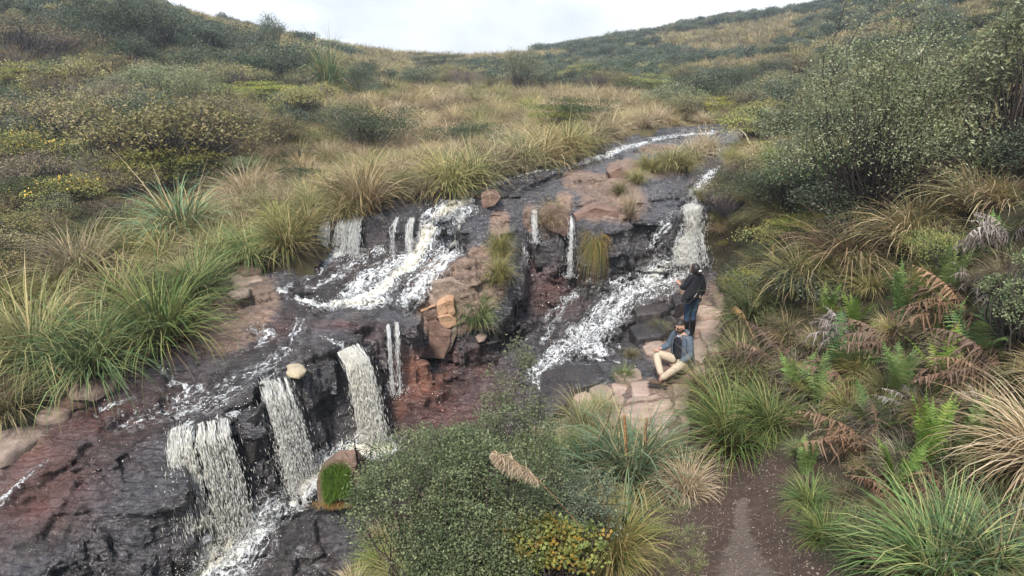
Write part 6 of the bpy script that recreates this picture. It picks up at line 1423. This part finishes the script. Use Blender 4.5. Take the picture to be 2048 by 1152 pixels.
def seated():
    gnd = at(1322, 772); rz = math.radians(124)   # local +y is where he faces: towards the camera and to its left
    fwd = np.array([-math.sin(rz), math.cos(rz)]); z0 = gnd[2]+.045
    root = empty('person', (gnd[0]-fwd[0]*.52, gnd[1]-fwd[1]*.52, z0), rz)
    tag(root, 'seated bearded person in blue grey jacket and beige trousers, ankles crossed on the slabs', 'person')
    hp, R3 = head((.02, .15, 1.02), -.22, -.0, 1.)
    hd = Euler((-.22, 0, -.1)).to_matrix(); R3 = np.array(hd)
    hp, _ = head((0, 0, 0), 0, 0); C = np.array((.01, .14, 1.03)); hp = [(v@R3.T+C, f) for v, f in hp]
    KR, KL = (.27, .43, .47), (-.27, .40, .44); AR, AL = (.0, .50, .10), (-.03, .62, .11)
    body = [([(0, 0, .33, .15, .12), (0, .03, .52, .13, .10), (0, .07, .72, .16, .11), (0, .09, .86, .09, .075), (0, .11, .93, .056, .056),
              (.1, .05, .32, .085), (*KR, .058), (*AR, .042), (-.1, .05, .32, .085), (*KL, .058), (*AL, .042),
              (.17, .07, .82, .05), (.25, .135, .57, .038), (.25, .36, .56, .028), (-.17, .07, .82, .05), (-.262, .12, .57, .038), (-.20, .33, .44, .028)],
             [(0, 1), (1, 2), (2, 3), (3, 4), (0, 5), (5, 6), (6, 7), (0, 8), (8, 9), (9, 10), (3, 11), (11, 12), (12, 13), (3, 14), (14, 15), (15, 16)])]
    body += finger_hand((.25, .375, .56), (.1, 1, -.18), 1, curl=.8)+finger_hand((-.195, .345, .435), (.35, 1, -.35), -1, curl=.8)
    obj('body', person_parts(body, M_SKIN, 'body', hp), root)
    obj('trousers', skin('trousers', [(0, 0, .38, .165, .13), (0, .0, .31, .17, .13), (.11, .08, .32, .105), (.19, .26, .41, .092), (.268, .43, .47, .080), (.15, .47, .31, .068), (.03, .495, .145, .062),
         (-.11, .08, .32, .105), (-.19, .24, .38, .092), (-.268, .40, .44, .080), (-.16, .51, .29, .068), (-.05, .60, .145, .062)],
         [(0, 1), (1, 2), (2, 3), (3, 4), (4, 5), (5, 6), (1, 7), (7, 8), (8, 9), (9, 10), (10, 11)], M_KHAKI), root)
    for A, T in ((AR, (-.17, .58, .03)), (AL, (.12, .74, .03))):
        A = np.array(A); T = np.array(T); d = T-A; d[2] = 0; d /= np.linalg.norm(d)
        pts = [(*(A+np.array([0, 0, .015])), .056), (*(A-d*.04+np.array([0, 0, -.05])), .046), (*(A+d*.07+np.array([0, 0, -.045])), .046), (*(A+d*.17+np.array([0, 0, -.065])), .038)]
        sh = obj('shoe', skin('shoe', pts, [(0, 1), (1, 2), (2, 3)], M_SHOE), root)
        c = A+d*.06+np.array([0, 0, -.093]); v, f = ball((0, 0, 0), .048, .145, .016, 10); yaw = math.atan2(-d[0], d[1]); Rz = np.array(Euler((0, 0, yaw)).to_matrix())
        obj('sole', mesh_np('sole', v@Rz.T+c, f, M_SOLE, True), sh)
    obj('shirt', skin('shirt', [(0, .03, .34, .16, .125), (0, .045, .45, .165, .13), (0, .06, .6, .155, .12), (0, .095, .76, .15, .115), (0, .105, .87, .075, .07)], [(0, 1), (1, 2), (2, 3), (3, 4)], M_SHIRT), root)
    obj('shirt_collar', skin('shirt_collar', [(.045, .155, .875, .018), (0, .185, .84, .016), (-.045, .155, .875, .018)], [(0, 1), (1, 2)], M_COLLAR, sub=1), root)
    # open jacket: back and sides as a shell, with sleeves
    U, Vv = np.meshgrid(np.linspace(0, 1, 30), np.linspace(0, 1, 14), indexing='ij'); ang = math.radians(118)+U*math.radians(304)
    zz = .90-.62*Vv; cx = 0; cy = .09-.10*Vv; rx = .12+.10*np.sin(np.clip(Vv*2.2, 0, 1)*PI/2)+.02*Vv+.012*np.sin(U*31+Vv*6); ry = .085+.065*np.sin(np.clip(Vv*2, 0, 1)*PI/2)+.02*Vv
    X = cx+np.cos(ang)*rx; Y_ = cy+np.sin(ang)*ry; q = np.stack([X, Y_, zz+.01*np.sin(U*19)], -1).reshape(-1, 3); inn = q*np.array([.92, .92, 1])+np.array([0, .008, 0]); n = len(q)
    i, j = np.meshgrid(np.arange(29), np.arange(13), indexing='ij'); a = (i*14+j).ravel(); F = np.column_stack([a, a+1, a+15, a+14])
    e1 = np.arange(13); E = [np.column_stack([e1, e1+n, e1+1+n, e1+1]), np.column_stack([e1+29*14, e1+1+29*14, e1+1+29*14+n, e1+29*14+n])]; hm = np.arange(29)*14+13; E.append(np.column_stack([hm, hm+n, hm+14+n, hm+14])); hm = np.arange(29)*14; E.append(np.column_stack([hm, hm+14, hm+14+n, hm+n]))
    jk = obj('jacket', mesh_np('jacket', np.vstack([q, inn]), np.vstack([F, F[:, ::-1]+n]+E), M_JACKET, True), root)
    for s, E_, W_ in ((1, (.255, .14, .56), (.25, .345, .56)), (-1, (-.27, .12, .56), (-.20, .315, .45))):
        S_ = (s*.17, .07, .825)
        obj('sleeve', skin('sleeve', [(s*.10, .08, .85, .075), (*S_, .082), (s*.22, .10, .69, .07), (*E_, .068), ((E_[0]+W_[0])/2, (E_[1]+W_[1])/2, (E_[2]+W_[2])/2, .062), (*W_, .050)], [(0, 1), (1, 2), (2, 3), (3, 4), (4, 5)], M_JACKET), jk)
    obj('hood', skin('hood', [(.10, .06, .895, .04), (.07, -.005, .90, .045), (0, -.03, .89, .05), (-.07, -.005, .90, .045), (-.10, .06, .895, .04)], [(0, 1), (1, 2), (2, 3), (3, 4)], M_JACKET), jk)
    def tr(v): return v@R3.T+C
    v, f = ball((0, -.012, .028), .083, .100, .108, 20, lambda V, D: V*(1+.06*vn3(D*4, .5, 5)[:, None])); k = (v[:, 2] > .055+.0*v[:, 0]) | ((v[:, 1] < -.015) & (v[:, 2] > -.06)); fm = k[f].all(1)
    obj('hair', mesh_np('hair', tr(v), f[fm], M_HAIR, True), root)
    v, f = ball((0, .002, -.006), .081, .099, .119, 24, lambda V, D: face_fn(V, D)); D = v/np.array([.08, .098, .118]); k = (v[:, 2] < -.048) & (v[:, 1] > -.02) | ((np.abs(v[:, 0]) > .06) & (v[:, 2] < 0) & (v[:, 1] > -.02) & (v[:, 1] < .045)) 
    fm = k[f].all(1); obj('beard', mesh_np('beard', tr(v*np.array([1, 1.03, 1.02])), f[fm], M_HAIR, True), root)
    G = []
    for s in (-1, 1): G.append(ball((s*.033, .090, .012), .029, .008, .021, 10))
    v0, f0 = ball((0, .096, .02), .014, .004, .004, 6); G.append((v0, f0))
    gl = merge('sunglasses', [(tr(v), f) for v, f in G], M_GLASS); so_ = obj('sunglasses', gl, root)
    g_ = np.random.default_rng(2); v, f, c = tubes(np.array([[.062, .088, .018], [-.062, .088, .018]]), np.array([[.08, -.01, .01], [-.08, -.01, .01]]), .004, .004, g_, 2, 0); obj('temples', mesh_np('temples', tr(v), f, M_GLASS, True), so_)
    return root
sp = seated()
# the rock he sits on
w = Matrix.Rotation(sp.rotation_euler.z, 3, 'Z')@Vector((0, -.06, .19))+sp.location
def seat_rock():
    g = np.random.default_rng(4); v, f = ball((0, 0, -.20), .46, .40, .225, 22, lambda V, D: np.sign(D)*np.abs(D)**np.array([.75, .75, .45])*np.array([.46, .40, .225])+D*(fbm3(D*1.7+3, .7, 5)*.075)[:, None]+D*(fbm3(D, .16, 9)*.02)[:, None])
    o = obj('stone', mesh_np('stone', v, f, M_BROWN, False), None, (w.x-.02, w.y+.05, w.z-.02)); tag(o, 'brown block of rock the bearded person sits on', 'stone')
seat_rock()

# ------------------------------------------------------------------ the air
def haze():
    zs = []
    for o in SC.objects:
        if o.type == 'MESH' and o.name.startswith('ground'):
            z = np.empty(len(o.data.vertices)*3, np.float32); o.data.vertices.foreach_get('co', z); z = z.reshape(-1, 3); zs += [z[:, 2].min(), z[:, 2].max()]
    z0, z1 = min(min(zs), -8.2)-1, max(zs)+6; a = 430.
    V = np.array([(x, y, z) for x in (-a, a) for y in (-a, a) for z in (z0, z1)]); F = np.array([(0, 1, 3, 2), (4, 6, 7, 5), (0, 4, 5, 1), (2, 3, 7, 6), (0, 2, 6, 4), (1, 5, 7, 3)])
    m, nt, out = nmat('haze'); v = nt.nodes.new('ShaderNodeVolumePrincipled'); v.inputs['Color'].default_value = (.74, .87, 1, 1); v.inputs['Density'].default_value = .0014; v.inputs['Anisotropy'].default_value = .3
    nt.links.new(v.outputs[0], out.inputs['Volume']); o = obj('haze', mesh_np('haze', V, F, m)); tag(o, 'thin mountain haze', kind='stuff')
haze()
